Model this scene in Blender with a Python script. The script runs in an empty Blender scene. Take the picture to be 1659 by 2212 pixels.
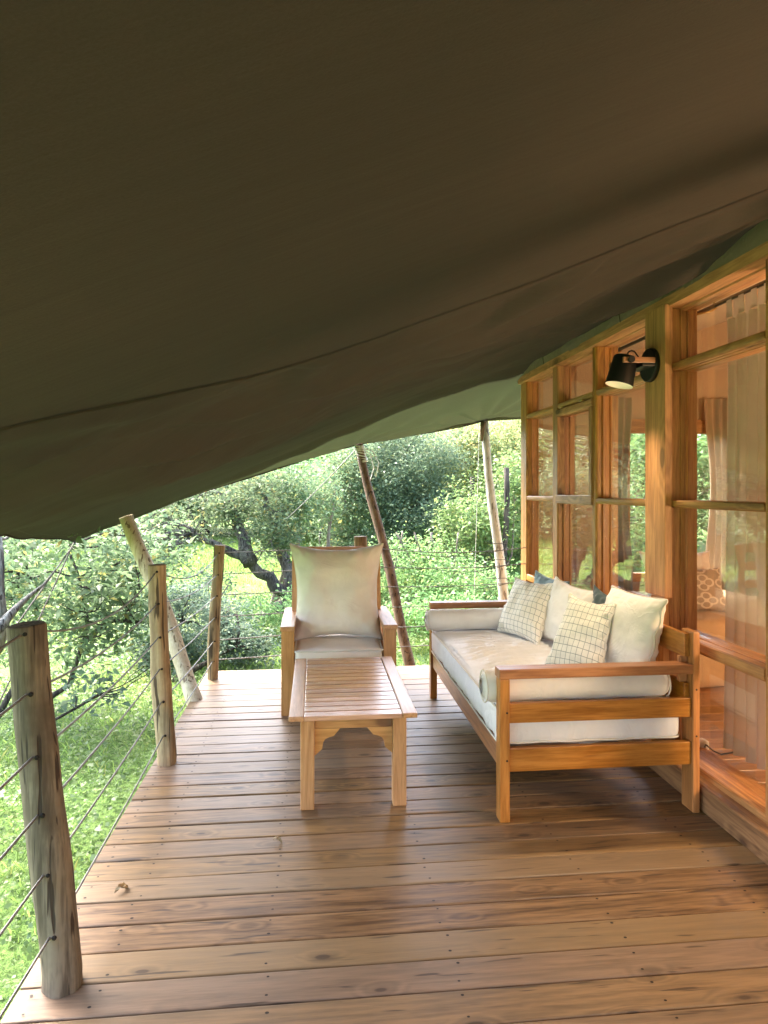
import bpy, bmesh, math, random
import numpy as np
from mathutils import Vector, Matrix, noise

random.seed(7)
RNG = np.random.default_rng(11)
SC = bpy.context.scene
COL = SC.collection
R = math.radians

# ------------------------------------------------------------------ camera, sky, sun, exposure
YAW = math.atan(149.5 / 1470.0)
CAM_H = 1.53
cam_data = bpy.data.cameras.new('camera')
cam = bpy.data.objects.new('camera', cam_data)
COL.objects.link(cam)
cam.location = (0, 0, CAM_H)
cam.rotation_euler = (R(90), 0, -YAW)
cam_data.sensor_fit = 'AUTO'
cam_data.sensor_width = 36.0
cam_data.lens = 680.5 / 1024 * 36
cam_data.shift_y = -22.2 / 1024
cam_data.clip_start = 0.05
cam_data.clip_end = 500
SC.camera = cam

SUN_EL, SUN_AZ = R(51), R(-34)          # azimuth measured from +Y towards +X
world = bpy.data.worlds.new('World')
SC.world = world
world.use_nodes = True
wn = world.node_tree
sky = wn.nodes.new('ShaderNodeTexSky')
sky.sky_type = 'NISHITA'
sky.sun_disc = False
sky.sun_elevation = SUN_EL
sky.sun_rotation = SUN_AZ
sky.air_density = 1.0
sky.dust_density = 5.0
sky.ozone_density = 0.7
bg = wn.nodes['Background']
bg.inputs['Strength'].default_value = 0.15
wn.links.new(sky.outputs['Color'], bg.inputs['Color'])

sun_data = bpy.data.lights.new('sun', 'SUN')
sun_data.energy = 0.9
sun_data.angle = R(10)
sun_data.color = (1.0, 0.95, 0.88)
sun = bpy.data.objects.new('sun', sun_data)
COL.objects.link(sun)
sdir = Vector((math.sin(SUN_AZ) * math.cos(SUN_EL), math.cos(SUN_AZ) * math.cos(SUN_EL), math.sin(SUN_EL)))
sun.rotation_euler = sdir.to_track_quat('Z', 'Y').to_euler()
sun.location = sdir * 30

SC.view_settings.view_transform = 'Standard'
SC.view_settings.look = 'None'
SC.view_settings.gamma = 1.0
SC.view_settings.use_curve_mapping = False
SC.view_settings.exposure = 3.75
SC.render.engine = 'CYCLES'
SC.cycles.use_denoising = True
SC.cycles.max_bounces = 10
SC.cycles.diffuse_bounces = 5
SC.cycles.glossy_bounces = 4
SC.cycles.transmission_bounces = 6
SC.cycles.transparent_max_bounces = 16
SC.cycles.sample_clamp_indirect = 6.0
SC.cycles.caustics_reflective = False
SC.cycles.caustics_refractive = False

# ------------------------------------------------------------------ survey helpers
F0, HV, CX = 1470.0, 1058.0, 829.5


def ray(u, v):
    r = (u - CX) / F0
    return Vector((math.sin(YAW) + r * math.cos(YAW), math.cos(YAW) - r * math.sin(YAW), -(v - HV) / F0))


def at_z(u, v, z=0.0):
    d = ray(u, v)
    return Vector((0, 0, CAM_H)) + d * ((z - CAM_H) / d.z)


def at_y(u, v, y):
    d = ray(u, v)
    return Vector((0, 0, CAM_H)) + d * (y / d.y)


def at_x(u, v, x):
    d = ray(u, v)
    return Vector((0, 0, CAM_H)) + d * (x / d.x)


# ------------------------------------------------------------------ object helpers
def tag(o, label=None, cat=None, group=None, kind=None):
    if label: o['label'] = label
    if cat: o['category'] = cat
    if group: o['group'] = group
    if kind: o['kind'] = kind
    return o


def empty(name, loc=(0, 0, 0), label=None, cat=None, group=None):
    o = bpy.data.objects.new(name, None)
    COL.objects.link(o)
    o.location = loc
    o.empty_display_size = 0.1
    return tag(o, label, cat, group)


def link(name, me, mat=None, parent=None, smooth=False):
    o = bpy.data.objects.new(name, me)
    COL.objects.link(o)
    if mat is not None and len(me.materials) == 0:
        me.materials.append(mat)
    if parent is not None:
        o.parent = parent
    if smooth:
        me.shade_smooth()
    return o


def pydata(name, V, F, mat=None, parent=None, smooth=False, off=None):
    if off is not None:
        V = [(v[0] - off[0], v[1] - off[1], v[2] - off[2]) for v in V]
    me = bpy.data.meshes.new(name)
    me.from_pydata([tuple(v) for v in V], [], F)
    me.update()
    return link(name, me, mat, parent, smooth)


def quads(name, V, mat=None, parent=None, uv=False, smooth=False):
    """numpy array of N*4 vertices -> N separate quads"""
    n = len(V) // 4
    me = bpy.data.meshes.new(name)
    me.vertices.add(len(V))
    me.vertices.foreach_set('co', np.ascontiguousarray(V, dtype=np.float32).ravel())
    me.loops.add(len(V))
    me.loops.foreach_set('vertex_index', np.arange(len(V), dtype=np.int32))
    me.polygons.add(n)
    me.polygons.foreach_set('loop_start', np.arange(0, len(V), 4, dtype=np.int32))
    me.update(calc_edges=True)
    me.validate()
    return link(name, me, mat, parent, smooth)


def wood_by_axis(mats, dims):
    return mats[max(range(3), key=lambda i: dims[i])]


def box(name, lo, hi, mat, parent=None, bev=0.004, rot=None, seg=2):
    """bevelled box; mat may be an (x, y, z) triple of grain directions"""
    lo, hi = Vector(lo), Vector(hi)
    dims = hi - lo
    c = (lo + hi) / 2
    if isinstance(mat, (tuple, list)):
        mat = wood_by_axis(mat, dims)
    bm = bmesh.new()
    bmesh.ops.create_cube(bm, size=1.0)
    bmesh.ops.scale(bm, vec=dims, verts=bm.verts)
    if bev > 0:
        bmesh.ops.bevel(bm, geom=bm.edges[:], offset=min(bev, min(dims) * 0.4), segments=seg, profile=0.6, affect='EDGES')
    me = bpy.data.meshes.new(name)
    bm.to_mesh(me)
    bm.free()
    o = link(name, me, mat, parent)
    o.location = c
    if rot is not None:
        o.rotation_euler = rot
    return o


def prism(name, poly, axis, a0, a1, mat, parent=None, smooth=False):
    """poly: 2-D outline. axis z: (x,y); axis y: (x,z); axis x: (y,z)"""
    n = len(poly)
    mid = (a0 + a1) / 2
    cx = sum(p[0] for p in poly) / n
    cy = sum(p[1] for p in poly) / n

    def mk(p, a):
        p = (p[0] - cx, p[1] - cy)
        a = a - mid
        return (p[0], p[1], a) if axis == 'z' else ((p[0], a, p[1]) if axis == 'y' else (a, p[0], p[1]))
    V = [mk(p, a0) for p in poly] + [mk(p, a1) for p in poly]
    F = [[i, (i + 1) % n, n + (i + 1) % n, n + i] for i in range(n)] + [list(range(n))[::-1], list(range(n, 2 * n))]
    me = bpy.data.meshes.new(name)
    me.from_pydata(V, [], F)
    bm = bmesh.new()
    bm.from_mesh(me)
    bmesh.ops.recalc_face_normals(bm, faces=bm.faces)
    bm.to_mesh(me)
    bm.free()
    if isinstance(mat, (tuple, list)):
        mat = mat['xyz'.index(axis)]
    o = link(name, me, mat, parent, smooth)
    o.location = (cx, cy, mid) if axis == 'z' else ((cx, mid, cy) if axis == 'y' else (mid, cx, cy))
    return o


def tube_geo(pts, rad, seg=8, jitter=0.0, caps=True, V=None, F=None):
    V = [] if V is None else V
    F = [] if F is None else F
    pts = [Vector(p) for p in pts]
    n = len(pts)
    if not isinstance(rad, (list, tuple)):
        rad = [rad] * n
    base = len(V)
    t0 = (pts[1] - pts[0]).normalized()
    up = Vector((0, 0, 1)) if abs(t0.z) < 0.9 else Vector((1, 0, 0))
    a = t0.cross(up).normalized()
    for i in range(n):
        t = (pts[min(i + 1, n - 1)] - pts[max(i - 1, 0)]).normalized()
        a = (a - t * a.dot(t)).normalized()
        b = t.cross(a)
        for k in range(seg):
            th = 2 * math.pi * k / seg
            r = rad[i]
            if jitter:
                r *= 1 + jitter * noise.noise((math.cos(th) * 1.3 + pts[0].x * 7, math.sin(th) * 1.3 + pts[0].y * 5, i * 0.35))
            V.append(tuple(pts[i] + (a * math.cos(th) + b * math.sin(th)) * r))
    for i in range(n - 1):
        for k in range(seg):
            k2 = (k + 1) % seg
            F.append([base + i * seg + k, base + i * seg + k2, base + (i + 1) * seg + k2, base + (i + 1) * seg + k])
    if caps:
        F.append([base + k for k in range(seg)][::-1])
        F.append([base + (n - 1) * seg + k for k in range(seg)])
    return V, F


def tube(name, pts, rad, mat, parent=None, seg=8, jitter=0.0, smooth=True, off=None):
    V, F = tube_geo(pts, rad, seg, jitter)
    o = pydata(name, V, F, mat, parent, False, off)
    if smooth:
        for p in o.data.polygons:
            p.use_smooth = len(p.vertices) == 4
    if off is not None and parent is None:
        o.location = off
    return o


def grid_faces(nu, nv, base=0, wrap=False):
    F = []
    for i in range(nu - 1):
        for j in range(nv - 1):
            F.append([base + i * nv + j, base + (i + 1) * nv + j, base + (i + 1) * nv + j + 1, base + i * nv + j + 1])
    return F


def fbm(x, y, z=0.0, o=4):
    return noise.fractal((x, y, z), 1.0, 2.0, o)


def lerp(a, b, t):
    return a + (b - a) * t


def sstep(t):
    t = max(0.0, min(1.0, t))
    return t * t * (3 - 2 * t)


def interp(x, xs, ys):
    return float(np.interp(x, xs, ys))


# ------------------------------------------------------------------ materials
def new_mat(name):
    m = bpy.data.materials.new(name)
    m.use_nodes = True
    nt = m.node_tree
    return m, nt, nt.nodes['Principled BSDF']


def N(nt, typ, **kw):
    n = nt.nodes.new(typ)
    for k, v in kw.items():
        setattr(n, k, v)
    return n


def mixc(nt, fac, a, b, blend='MIX'):
    n = N(nt, 'ShaderNodeMix', data_type='RGBA', blend_type=blend)
    for sock, val in ((n.inputs[0], fac), (n.inputs[6], a), (n.inputs[7], b)):
        if hasattr(val, 'is_linked') or hasattr(val, 'links'):
            nt.links.new(val, sock)
        elif isinstance(val, (int, float)):
            sock.default_value = val
        else:
            sock.default_value = (*val, 1.0) if len(val) == 3 else val
    return n.outputs[2]


def mth(nt, op, a, b=None, c=None, clamp=False):
    n = N(nt, 'ShaderNodeMath', operation=op, use_clamp=clamp)
    for i, val in enumerate((a, b, c)):
        if val is None:
            continue
        if isinstance(val, (int, float)):
            n.inputs[i].default_value = val
        else:
            nt.links.new(val, n.inputs[i])
    return n.outputs[0]


def ramp(nt, fac, stops):
    n = N(nt, 'ShaderNodeValToRGB')
    e = n.color_ramp.elements
    while len(e) < len(stops):
        e.new(0.5)
    for el, (p, c) in zip(e, stops):
        el.position = p
        el.color = (c, c, c, 1) if isinstance(c, (int, float)) else (*c, 1)
    nt.links.new(fac, n.inputs[0])
    return n.outputs[0]


def coords(nt, scale=(1, 1, 1), seedmul=37.0):
    """object coordinates shifted by a per-object random, so that copies differ"""
    tc = N(nt, 'ShaderNodeTexCoord')
    oi = N(nt, 'ShaderNodeObjectInfo')
    add = N(nt, 'ShaderNodeVectorMath', operation='ADD')
    comb = N(nt, 'ShaderNodeCombineXYZ')
    s = mth(nt, 'MULTIPLY', oi.outputs['Random'], seedmul)
    for i in range(3):
        nt.links.new(mth(nt, 'MULTIPLY', s, (1.0, 1.7, 2.3)[i]), comb.inputs[i])
    nt.links.new(tc.outputs['Object'], add.inputs[0])
    nt.links.new(comb.outputs[0], add.inputs[1])
    mul = N(nt, 'ShaderNodeVectorMath', operation='MULTIPLY')
    nt.links.new(add.outputs[0], mul.inputs[0])
    mul.inputs[1].default_value = scale
    return mul.outputs[0], oi.outputs['Random'], add.outputs[0]


def noise_tex(nt, vec, scale, detail=4, rough=0.55, dist=0.0):
    n = N(nt, 'ShaderNodeTexNoise')
    n.inputs['Scale'].default_value = scale
    n.inputs['Detail'].default_value = detail
    n.inputs['Roughness'].default_value = rough
    n.inputs['Distortion'].default_value = dist
    if vec is not None:
        nt.links.new(vec, n.inputs['Vector'])
    return n.outputs['Fac']


def bump(nt, bsdf, height, strength=0.2, dist=0.002):
    b = N(nt, 'ShaderNodeBump')
    b.inputs['Strength'].default_value = strength
    b.inputs['Distance'].default_value = dist
    nt.links.new(height, b.inputs['Height'])
    nt.links.new(b.outputs[0], bsdf.inputs['Normal'])


def wood_mat(name, axis, light, dark, knot, rough=0.45, grain=1.0, knots=True, vary=0.25, grey=None, spec=0.5, kscale=1.0, streak=0.25):
    m, nt, b = new_mat(name)
    st = [1.0, 1.0, 1.0]
    st[axis] = 0.075
    v, rnd, raw = coords(nt, tuple(st))
    warp = noise_tex(nt, v, 7, 2, 0.5)
    g1 = noise_tex(nt, v, 22 * grain, 6, 0.62, 0.9)
    g2 = noise_tex(nt, v, 120 * grain, 3, 0.6)
    kst = [1.0, 1.0, 1.0]
    kst[axis] = 0.42
    mulk = N(nt, 'ShaderNodeVectorMath', operation='MULTIPLY')
    nt.links.new(raw, mulk.inputs[0])
    mulk.inputs[1].default_value = kst
    # growth rings bent round knots
    vor = N(nt, 'ShaderNodeTexVoronoi', voronoi_dimensions='3D')
    vor.inputs['Scale'].default_value = 5.2 * kscale
    vor.inputs['Randomness'].default_value = 1.0
    nt.links.new(mulk.outputs[0], vor.inputs['Vector'])
    kd = vor.outputs['Distance']
    knot_core = ramp(nt, kd, [(0.0, 1.0), (0.075, 1.0), (0.10, 0.45), (0.13, 0.3), (0.22, 0.0)])
    wv = mth(nt, 'SINE', mth(nt, 'MULTIPLY_ADD', warp, 55.0, mth(nt, 'MULTIPLY', ramp(nt, kd, [(0.0, 1.0), (0.35, 0.0)]), 16.0)))
    rings = mth(nt, 'MULTIPLY_ADD', wv, 0.14, 0.5)
    f = mth(nt, 'ADD', mth(nt, 'MULTIPLY', g1, 0.65), mth(nt, 'MULTIPLY', rings, 0.45))
    f = mth(nt, 'ADD', f, mth(nt, 'MULTIPLY', g2, 0.5))
    f = ramp(nt, f, [(0.64, 0.0), (0.93, 1.0)])
    c = mixc(nt, f, dark, light)
    if grey is not None:
        blot = noise_tex(nt, v, 3.2, 3, 0.6)
        gf = mth(nt, 'MULTIPLY', ramp(nt, mth(nt, 'ADD', mth(nt, 'MULTIPLY', blot, 0.75), mth(nt, 'MULTIPLY', rnd, 0.5)), [(0.45, 0.0), (0.85, 1.0)]), 0.75)
        c = mixc(nt, gf, c, grey)
    hsv = N(nt, 'ShaderNodeHueSaturation')
    nt.links.new(c, hsv.inputs['Color'])
    nt.links.new(mth(nt, 'MULTIPLY_ADD', rnd, vary * 2, 1.0 - vary), hsv.inputs['Value'])
    r2 = mth(nt, 'FRACT', mth(nt, 'MULTIPLY', rnd, 7.31))
    nt.links.new(mth(nt, 'MULTIPLY_ADD', r2, 0.014, 0.493), hsv.inputs['Hue'])
    nt.links.new(mth(nt, 'MULTIPLY_ADD', r2, 0.25, 0.87), hsv.inputs['Saturation'])
    c = hsv.outputs[0]
    sk = noise_tex(nt, v, 48, 2, 0.5, 0.3)
    c = mixc(nt, mth(nt, 'MULTIPLY', ramp(nt, sk, [(0.0, 1.0), (0.30, 1.0), (0.36, 0.0)]), streak), c, knot)
    if knots:
        c = mixc(nt, mth(nt, 'MULTIPLY', knot_core, 0.8), c, knot)
    nt.links.new(c, b.inputs['Base Color'])
    rr = mth(nt, 'MULTIPLY_ADD', g1, 0.22, rough - 0.11)
    nt.links.new(rr, b.inputs['Roughness'])
    b.inputs['Specular IOR Level'].default_value = spec
    bump(nt, b, mth(nt, 'ADD', g1, mth(nt, 'MULTIPLY', g2, 0.6)), 0.25, 0.002)
    return m


def wood3(name, **kw):
    return tuple(wood_mat(name + '_' + 'xyz'[i], i, **kw) for i in range(3))


M_DECK = wood_mat('deck_board_wood', 0, light=(0.305, 0.178, 0.086), dark=(0.095, 0.048, 0.021), knot=(0.028, 0.016, 0.010),
                  rough=0.46, grain=1.0, vary=0.22, grey=(0.175, 0.124, 0.075), spec=0.5, kscale=1.6, streak=0.75)
M_FLOOR_IN = wood_mat('inside_floor_wood', 0, light=(0.42, 0.22, 0.09), dark=(0.26, 0.12, 0.045), knot=(0.09, 0.04, 0.02), rough=0.38, vary=0.15)
M_FURN = wood3('varnished_pine', light=(0.52, 0.235, 0.08), dark=(0.30, 0.115, 0.034), knot=(0.12, 0.045, 0.02), rough=0.36, vary=0.1, kscale=0.6)
M_CHAIR = wood3('honey_pine', light=(0.60, 0.315, 0.125), dark=(0.43, 0.20, 0.068), knot=(0.16, 0.07, 0.03), rough=0.4, vary=0.08, kscale=0.5)
M_TABLE = wood3('table_pine', light=(0.58, 0.32, 0.13), dark=(0.40, 0.195, 0.07), knot=(0.13, 0.06, 0.03), rough=0.34, vary=0.12, kscale=0.5)
M_SLAT = wood3('table_slat_wood', light=(0.60, 0.35, 0.20), dark=(0.40, 0.205, 0.105), knot=(0.14, 0.07, 0.04), rough=0.26, vary=0.10, spec=0.8, kscale=0.5)
M_JOIN = wood3('joinery_pine', light=(0.57, 0.29, 0.11), dark=(0.31, 0.132, 0.045), knot=(0.10, 0.04, 0.018), rough=0.45, vary=0.12, kscale=0.9)
M_POST = wood3('tan_pine', light=(0.68, 0.36, 0.19), dark=(0.41, 0.19, 0.092), knot=(0.10, 0.055, 0.025), rough=0.55, vary=0.08, kscale=0.7)
M_SILL = wood3('worn_threshold_wood', light=(0.36, 0.19, 0.075), dark=(0.14, 0.06, 0.022), knot=(0.05, 0.022, 0.012), rough=0.5, vary=0.1, grain=0.7)


def log_mat(name, light, dark, crack, rough=0.75):
    m, nt, b = new_mat(name)
    v, rnd, raw = coords(nt, (1, 1, 0.07))
    g = noise_tex(nt, v, 26, 5, 0.65, 0.6)
    blot = noise_tex(nt, raw, 5.0, 4, 0.6)
    cr = noise_tex(nt, v, 42, 2, 0.5, 0.4)
    gf = noise_tex(nt, v, 95, 3, 0.6)
    c = mixc(nt, ramp(nt, mth(nt, 'ADD', mth(nt, 'MULTIPLY', g, 0.65), mth(nt, 'MULTIPLY', gf, 0.35)), [(0.40, 0.0), (0.58, 1.0)]), dark, light)
    c = mixc(nt, mth(nt, 'MULTIPLY', ramp(nt, blot, [(0.42, 0.0), (0.66, 1.0)]), 0.8), c, dark)
    c = mixc(nt, mth(nt, 'MULTIPLY', ramp(nt, cr, [(0.0, 1.0), (0.37, 1.0), (0.40, 0.0)]), 0.9), c, crack)
    nt.links.new(c, b.inputs['Base Color'])
    b.inputs['Roughness'].default_value = rough
    b.inputs['Specular IOR Level'].default_value = 0.3
    bump(nt, b, mth(nt, 'ADD', g, ramp(nt, cr, [(0.3, 0.0), (0.4, 1.0)])), 0.6, 0.004)
    return m


M_LOG = log_mat('weathered_log', (0.20, 0.16, 0.11), (0.075, 0.055, 0.036), (0.028, 0.018, 0.012))
M_LOG_LIT = log_mat('lit_log', (0.44, 0.325, 0.19), (0.22, 0.145, 0.08), (0.05, 0.032, 0.02))  # paler copy of the log wood, stronger light on the farther posts painted in
M_POLE = log_mat('pale_pole_wood', (0.70, 0.60, 0.44), (0.48, 0.38, 0.25), (0.16, 0.10, 0.06))
M_POLE_GREY = log_mat('grey_pole_wood', (0.56, 0.54, 0.50), (0.36, 0.33, 0.29), (0.14, 0.12, 0.10))
M_POLE_DK = log_mat('brown_pole_wood', (0.27, 0.185, 0.13), (0.11, 0.065, 0.045), (0.04, 0.025, 0.02))
M_BARK = log_mat('grey_bark', (0.085, 0.07, 0.055), (0.025, 0.02, 0.016), (0.012, 0.01, 0.008), 0.9)
M_LICHEN = log_mat('lichen_bark', (0.26, 0.255, 0.225), (0.07, 0.062, 0.052), (0.025, 0.02, 0.018), 0.9)
M_MOTTLED = log_mat('mottled_dark_bark', (0.16, 0.15, 0.125), (0.035, 0.03, 0.025), (0.015, 0.012, 0.01), 0.9)
M_TWIG = log_mat('pale_twig_bark', (0.27, 0.235, 0.19), (0.14, 0.11, 0.085), (0.06, 0.05, 0.04), 0.9)


def cloth_mat(name, col, rough=0.9, weave=900.0, dirt=0.06, trans=0.0, sheen=0.25, bumps=0.08):
    m, nt, b = new_mat(name)
    v, rnd, raw = coords(nt)
    n1 = noise_tex(nt, raw, 5.0, 4, 0.6)
    c = mixc(nt, ramp(nt, n1, [(0.3, 0.0), (0.75, 1.0)]), col, tuple(x * (1 - dirt * 2) for x in col))
    nt.links.new(c, b.inputs['Base Color'])
    b.inputs['Roughness'].default_value = rough
    b.inputs['Specular IOR Level'].default_value = 0.2
    b.inputs['Sheen Weight'].default_value = sheen
    w = noise_tex(nt, raw, weave * 0.25, 2, 0.6)
    cre = noise_tex(nt, raw, 16, 4, 0.6, 0.8)
    rdg = mth(nt, 'POWER', mth(nt, 'SUBTRACT', 1.0, mth(nt, 'ABSOLUTE', mth(nt, 'MULTIPLY_ADD', noise_tex(nt, raw, 5.5, 3, 0.55, 0.9), 4.0, -2.0)), clamp=True), 3.0)
    hgt = mth(nt, 'ADD', mth(nt, 'MULTIPLY', w, 0.10), mth(nt, 'ADD', mth(nt, 'MULTIPLY', cre, 0.6), mth(nt, 'MULTIPLY', rdg, 0.55)))
    bump(nt, b, hgt, min(1.0, bumps * 4), 0.009)
    if trans > 0:
        tr = N(nt, 'ShaderNodeBsdfTranslucent')
        nt.links.new(c, tr.inputs['Color'])
        mx = N(nt, 'ShaderNodeMixShader')
        mx.inputs[0].default_value = trans
        nt.links.new(b.outputs[0], mx.inputs[1])
        nt.links.new(tr.outputs[0], mx.inputs[2])
        nt.links.new(mx.outputs[0], nt.nodes['Material Output'].inputs['Surface'])
    return m


M_CREAM = cloth_mat('cream_cotton', (0.90, 0.84, 0.78))
M_WHITE = cloth_mat('white_cotton', (0.90, 0.87, 0.85))
M_SHEET = cloth_mat('white_sheet_cotton', (0.85, 0.86, 0.89), bumps=0.11)
M_PIPE = cloth_mat('white_piping', (0.75, 0.72, 0.66), bumps=0.02)
M_TEAL = cloth_mat('dusty_teal_linen', (0.20, 0.32, 0.34), dirt=0.1)
M_DTEAL = cloth_mat('dark_teal_linen', (0.07, 0.11, 0.125), dirt=0.1)
M_CURTAIN = cloth_mat('sheer_curtain', (0.68, 0.66, 0.65), trans=0.35)
def sheer(m, amount):
    nt = m.node_tree
    out = nt.nodes['Material Output']
    src = out.inputs['Surface'].links[0].from_socket
    tr = N(nt, 'ShaderNodeBsdfTransparent')
    mx = N(nt, 'ShaderNodeMixShader')
    mx.inputs[0].default_value = amount
    nt.links.new(src, mx.inputs[1])
    nt.links.new(tr.outputs[0], mx.inputs[2])
    nt.links.new(mx.outputs[0], out.inputs['Surface'])


sheer(M_CURTAIN, 0.07)
M_CURTAIN2 = cloth_mat('beige_curtain', (0.48, 0.38, 0.27), trans=0.25)
M_LINER = cloth_mat('beige_tent_lining', (0.60, 0.45, 0.31), trans=0.0)
M_BED = cloth_mat('tan_bed_cover', (0.62, 0.43, 0.26), dirt=0.1)
M_VAL = cloth_mat('green_grey_canvas', (0.21, 0.165, 0.14), rough=0.8, bumps=0.15)


def check_mat():
    m, nt, b = new_mat('checked_cotton')
    uv = N(nt, 'ShaderNodeTexCoord').outputs['UV']
    sep = N(nt, 'ShaderNodeSeparateXYZ')
    nt.links.new(uv, sep.inputs[0])
    lines = None
    for i, nn in ((0, 11.0), (1, 11.0)):
        fr = mth(nt, 'FRACT', mth(nt, 'MULTIPLY', sep.outputs[i], nn))
        l = mth(nt, 'LESS_THAN', mth(nt, 'ABSOLUTE', mth(nt, 'SUBTRACT', fr, 0.5)), 0.035)
        lines = l if lines is None else mth(nt, 'MAXIMUM', lines, l)
    c = mixc(nt, mth(nt, 'MULTIPLY', lines, 0.85), (0.85, 0.83, 0.77), (0.10, 0.14, 0.15))
    nt.links.new(c, b.inputs['Base Color'])
    b.inputs['Roughness'].default_value = 0.9
    b.inputs['Sheen Weight'].default_value = 0.25
    v, rnd, raw = coords(nt)
    bump(nt, b, noise_tex(nt, raw, 22, 4, 0.6, 0.6), 0.25, 0.006)
    return m


M_CHECK = check_mat()


def quatrefoil_mat():
    m, nt, b = new_mat('quatrefoil_cotton')
    uv = N(nt, 'ShaderNodeTexCoord').outputs['UV']
    sep = N(nt, 'ShaderNodeSeparateXYZ')
    nt.links.new(uv, sep.inputs[0])
    a = mth(nt, 'SUBTRACT', mth(nt, 'FRACT', mth(nt, 'MULTIPLY', sep.outputs[0], 2.5)), 0.5)
    c = mth(nt, 'SUBTRACT', mth(nt, 'FRACT', mth(nt, 'MULTIPLY', sep.outputs[1], 2.5)), 0.5)
    ab, cb = mth(nt, 'ABSOLUTE', a), mth(nt, 'ABSOLUTE', c)

    def dist(px, py):
        return mth(nt, 'SQRT', mth(nt, 'ADD', mth(nt, 'POWER', mth(nt, 'SUBTRACT', ab, px), 2.0), mth(nt, 'POWER', mth(nt, 'SUBTRACT', cb, py), 2.0)))
    d = mth(nt, 'MINIMUM', dist(0.24, 0.0), dist(0.0, 0.24))
    ring = mth(nt, 'LESS_THAN', mth(nt, 'ABSOLUTE', mth(nt, 'SUBTRACT', d, 0.19)), 0.045)
    col = mixc(nt, ring, (0.36, 0.30, 0.25), (0.68, 0.60, 0.50))
    nt.links.new(col, b.inputs['Base Color'])
    b.inputs['Roughness'].default_value = 0.9
    return m


M_QUATRE = quatrefoil_mat()


def canvas_mat(name='olive_tent_canvas', tint=None, trans=0.008):
    m, nt, b = new_mat(name)
    tc = N(nt, 'ShaderNodeTexCoord').outputs['Object']
    big = noise_tex(nt, tc, 1.1, 4, 0.6)
    fine = noise_tex(nt, tc, 260, 3, 0.7)
    st = N(nt, 'ShaderNodeVectorMath', operation='MULTIPLY')
    nt.links.new(tc, st.inputs[0])
    st.inputs[1].default_value = (1, 9, 1)
    streak = noise_tex(nt, st.outputs[0], 2.2, 4, 0.6)
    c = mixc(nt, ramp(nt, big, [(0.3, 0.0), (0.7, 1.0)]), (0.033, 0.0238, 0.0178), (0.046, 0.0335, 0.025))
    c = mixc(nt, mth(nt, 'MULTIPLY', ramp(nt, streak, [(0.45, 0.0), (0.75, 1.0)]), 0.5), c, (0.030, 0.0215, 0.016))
    spots = noise_tex(nt, tc, 9, 2, 0.4)
    c = mixc(nt, mth(nt, 'MULTIPLY', ramp(nt, spots, [(0.7, 0.0), (0.76, 1.0)]), 0.22), c, (0.020, 0.017, 0.013))
    if tint is not None:
        c = mixc(nt, 0.85, c, tint)
    c = mixc(nt, mth(nt, 'MULTIPLY', ramp(nt, fine, [(0.40, 0.0), (0.66, 1.0)]), 0.40), c, (0.022, 0.016, 0.012))
    nt.links.new(c, b.inputs['Base Color'])
    b.inputs['Roughness'].default_value = 0.85
    b.inputs['Specular IOR Level'].default_value = 0.15
    bump(nt, b, mth(nt, 'ADD', mth(nt, 'MULTIPLY', fine, 0.25), streak), 0.4, 0.008)
    tr = N(nt, 'ShaderNodeBsdfTranslucent')
    tr.inputs['Color'].default_value = (0.10, 0.115, 0.06, 1)
    mx = N(nt, 'ShaderNodeMixShader')
    mx.inputs[0].default_value = trans
    nt.links.new(b.outputs[0], mx.inputs[1])
    nt.links.new(tr.outputs[0], mx.inputs[2])
    nt.links.new(mx.outputs[0], nt.nodes['Material Output'].inputs['Surface'])
    return m


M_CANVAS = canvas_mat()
M_CANVAS_END_LIT = canvas_mat('lit_end_canvas', (0.085, 0.098, 0.055), 0.05)  # lighter, greener copy of the canvas: light on the end panel put into colour


def plain(name, col, rough=0.5, metal=0.0, spec=0.5, vary=0.0):
    m, nt, b = new_mat(name)
    b.inputs['Roughness'].default_value = rough
    b.inputs['Metallic'].default_value = metal
    b.inputs['Specular IOR Level'].default_value = spec
    v, rnd, raw = coords(nt)
    n1 = noise_tex(nt, raw, 18, 3, 0.6)
    nt.links.new(mixc(nt, n1, tuple(x * (1 - vary) for x in col), tuple(min(1, x * (1 + vary)) for x in col)), b.inputs['Base Color'])
    return m


M_STITCH = plain('dark_stitching', (0.035, 0.028, 0.018), 0.9, vary=0.2)
M_BLACK = plain('matt_black_metal', (0.012, 0.013, 0.013), 0.45, vary=0.2)
M_ROD = plain('dark_steel', (0.05, 0.055, 0.05), 0.45, 0.3, vary=0.2)
M_CABLE = plain('grey_steel_cable', (0.20, 0.19, 0.18), 0.5, 0.4, vary=0.25)
M_WIRE = plain('dark_wire', (0.10, 0.09, 0.085), 0.6, 0.3, vary=0.25)
M_ROPE = plain('dark_guy_rope', (0.06, 0.052, 0.045), 0.9, vary=0.3)
M_HOLE = plain('dark_hole', (0.012, 0.009, 0.007), 0.95)
M_NAIL = plain('rusty_nail_head', (0.03, 0.022, 0.018), 0.6, 0.4)
M_BRASS = plain('brass', (0.55, 0.38, 0.14), 0.35, 0.9)
M_WHITEPL = plain('white_plastic', (0.75, 0.74, 0.70), 0.4)
M_WRAP = plain('white_twine', (0.72, 0.72, 0.70), 0.8, vary=0.15)
M_DRYLEAF = plain('dry_leaf', (0.36, 0.27, 0.15), 0.8, vary=0.35)
M_SHADEIN = plain('white_enamel', (0.82, 0.78, 0.66), 0.6)


def emit_mat(name, col, strength):
    m, nt, b = new_mat(name)
    b.inputs['Base Color'].default_value = (0.8, 0.78, 0.7, 1)
    b.inputs['Emission Color'].default_value = (*col, 1)
    b.inputs['Emission Strength'].default_value = strength
    return m


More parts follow.
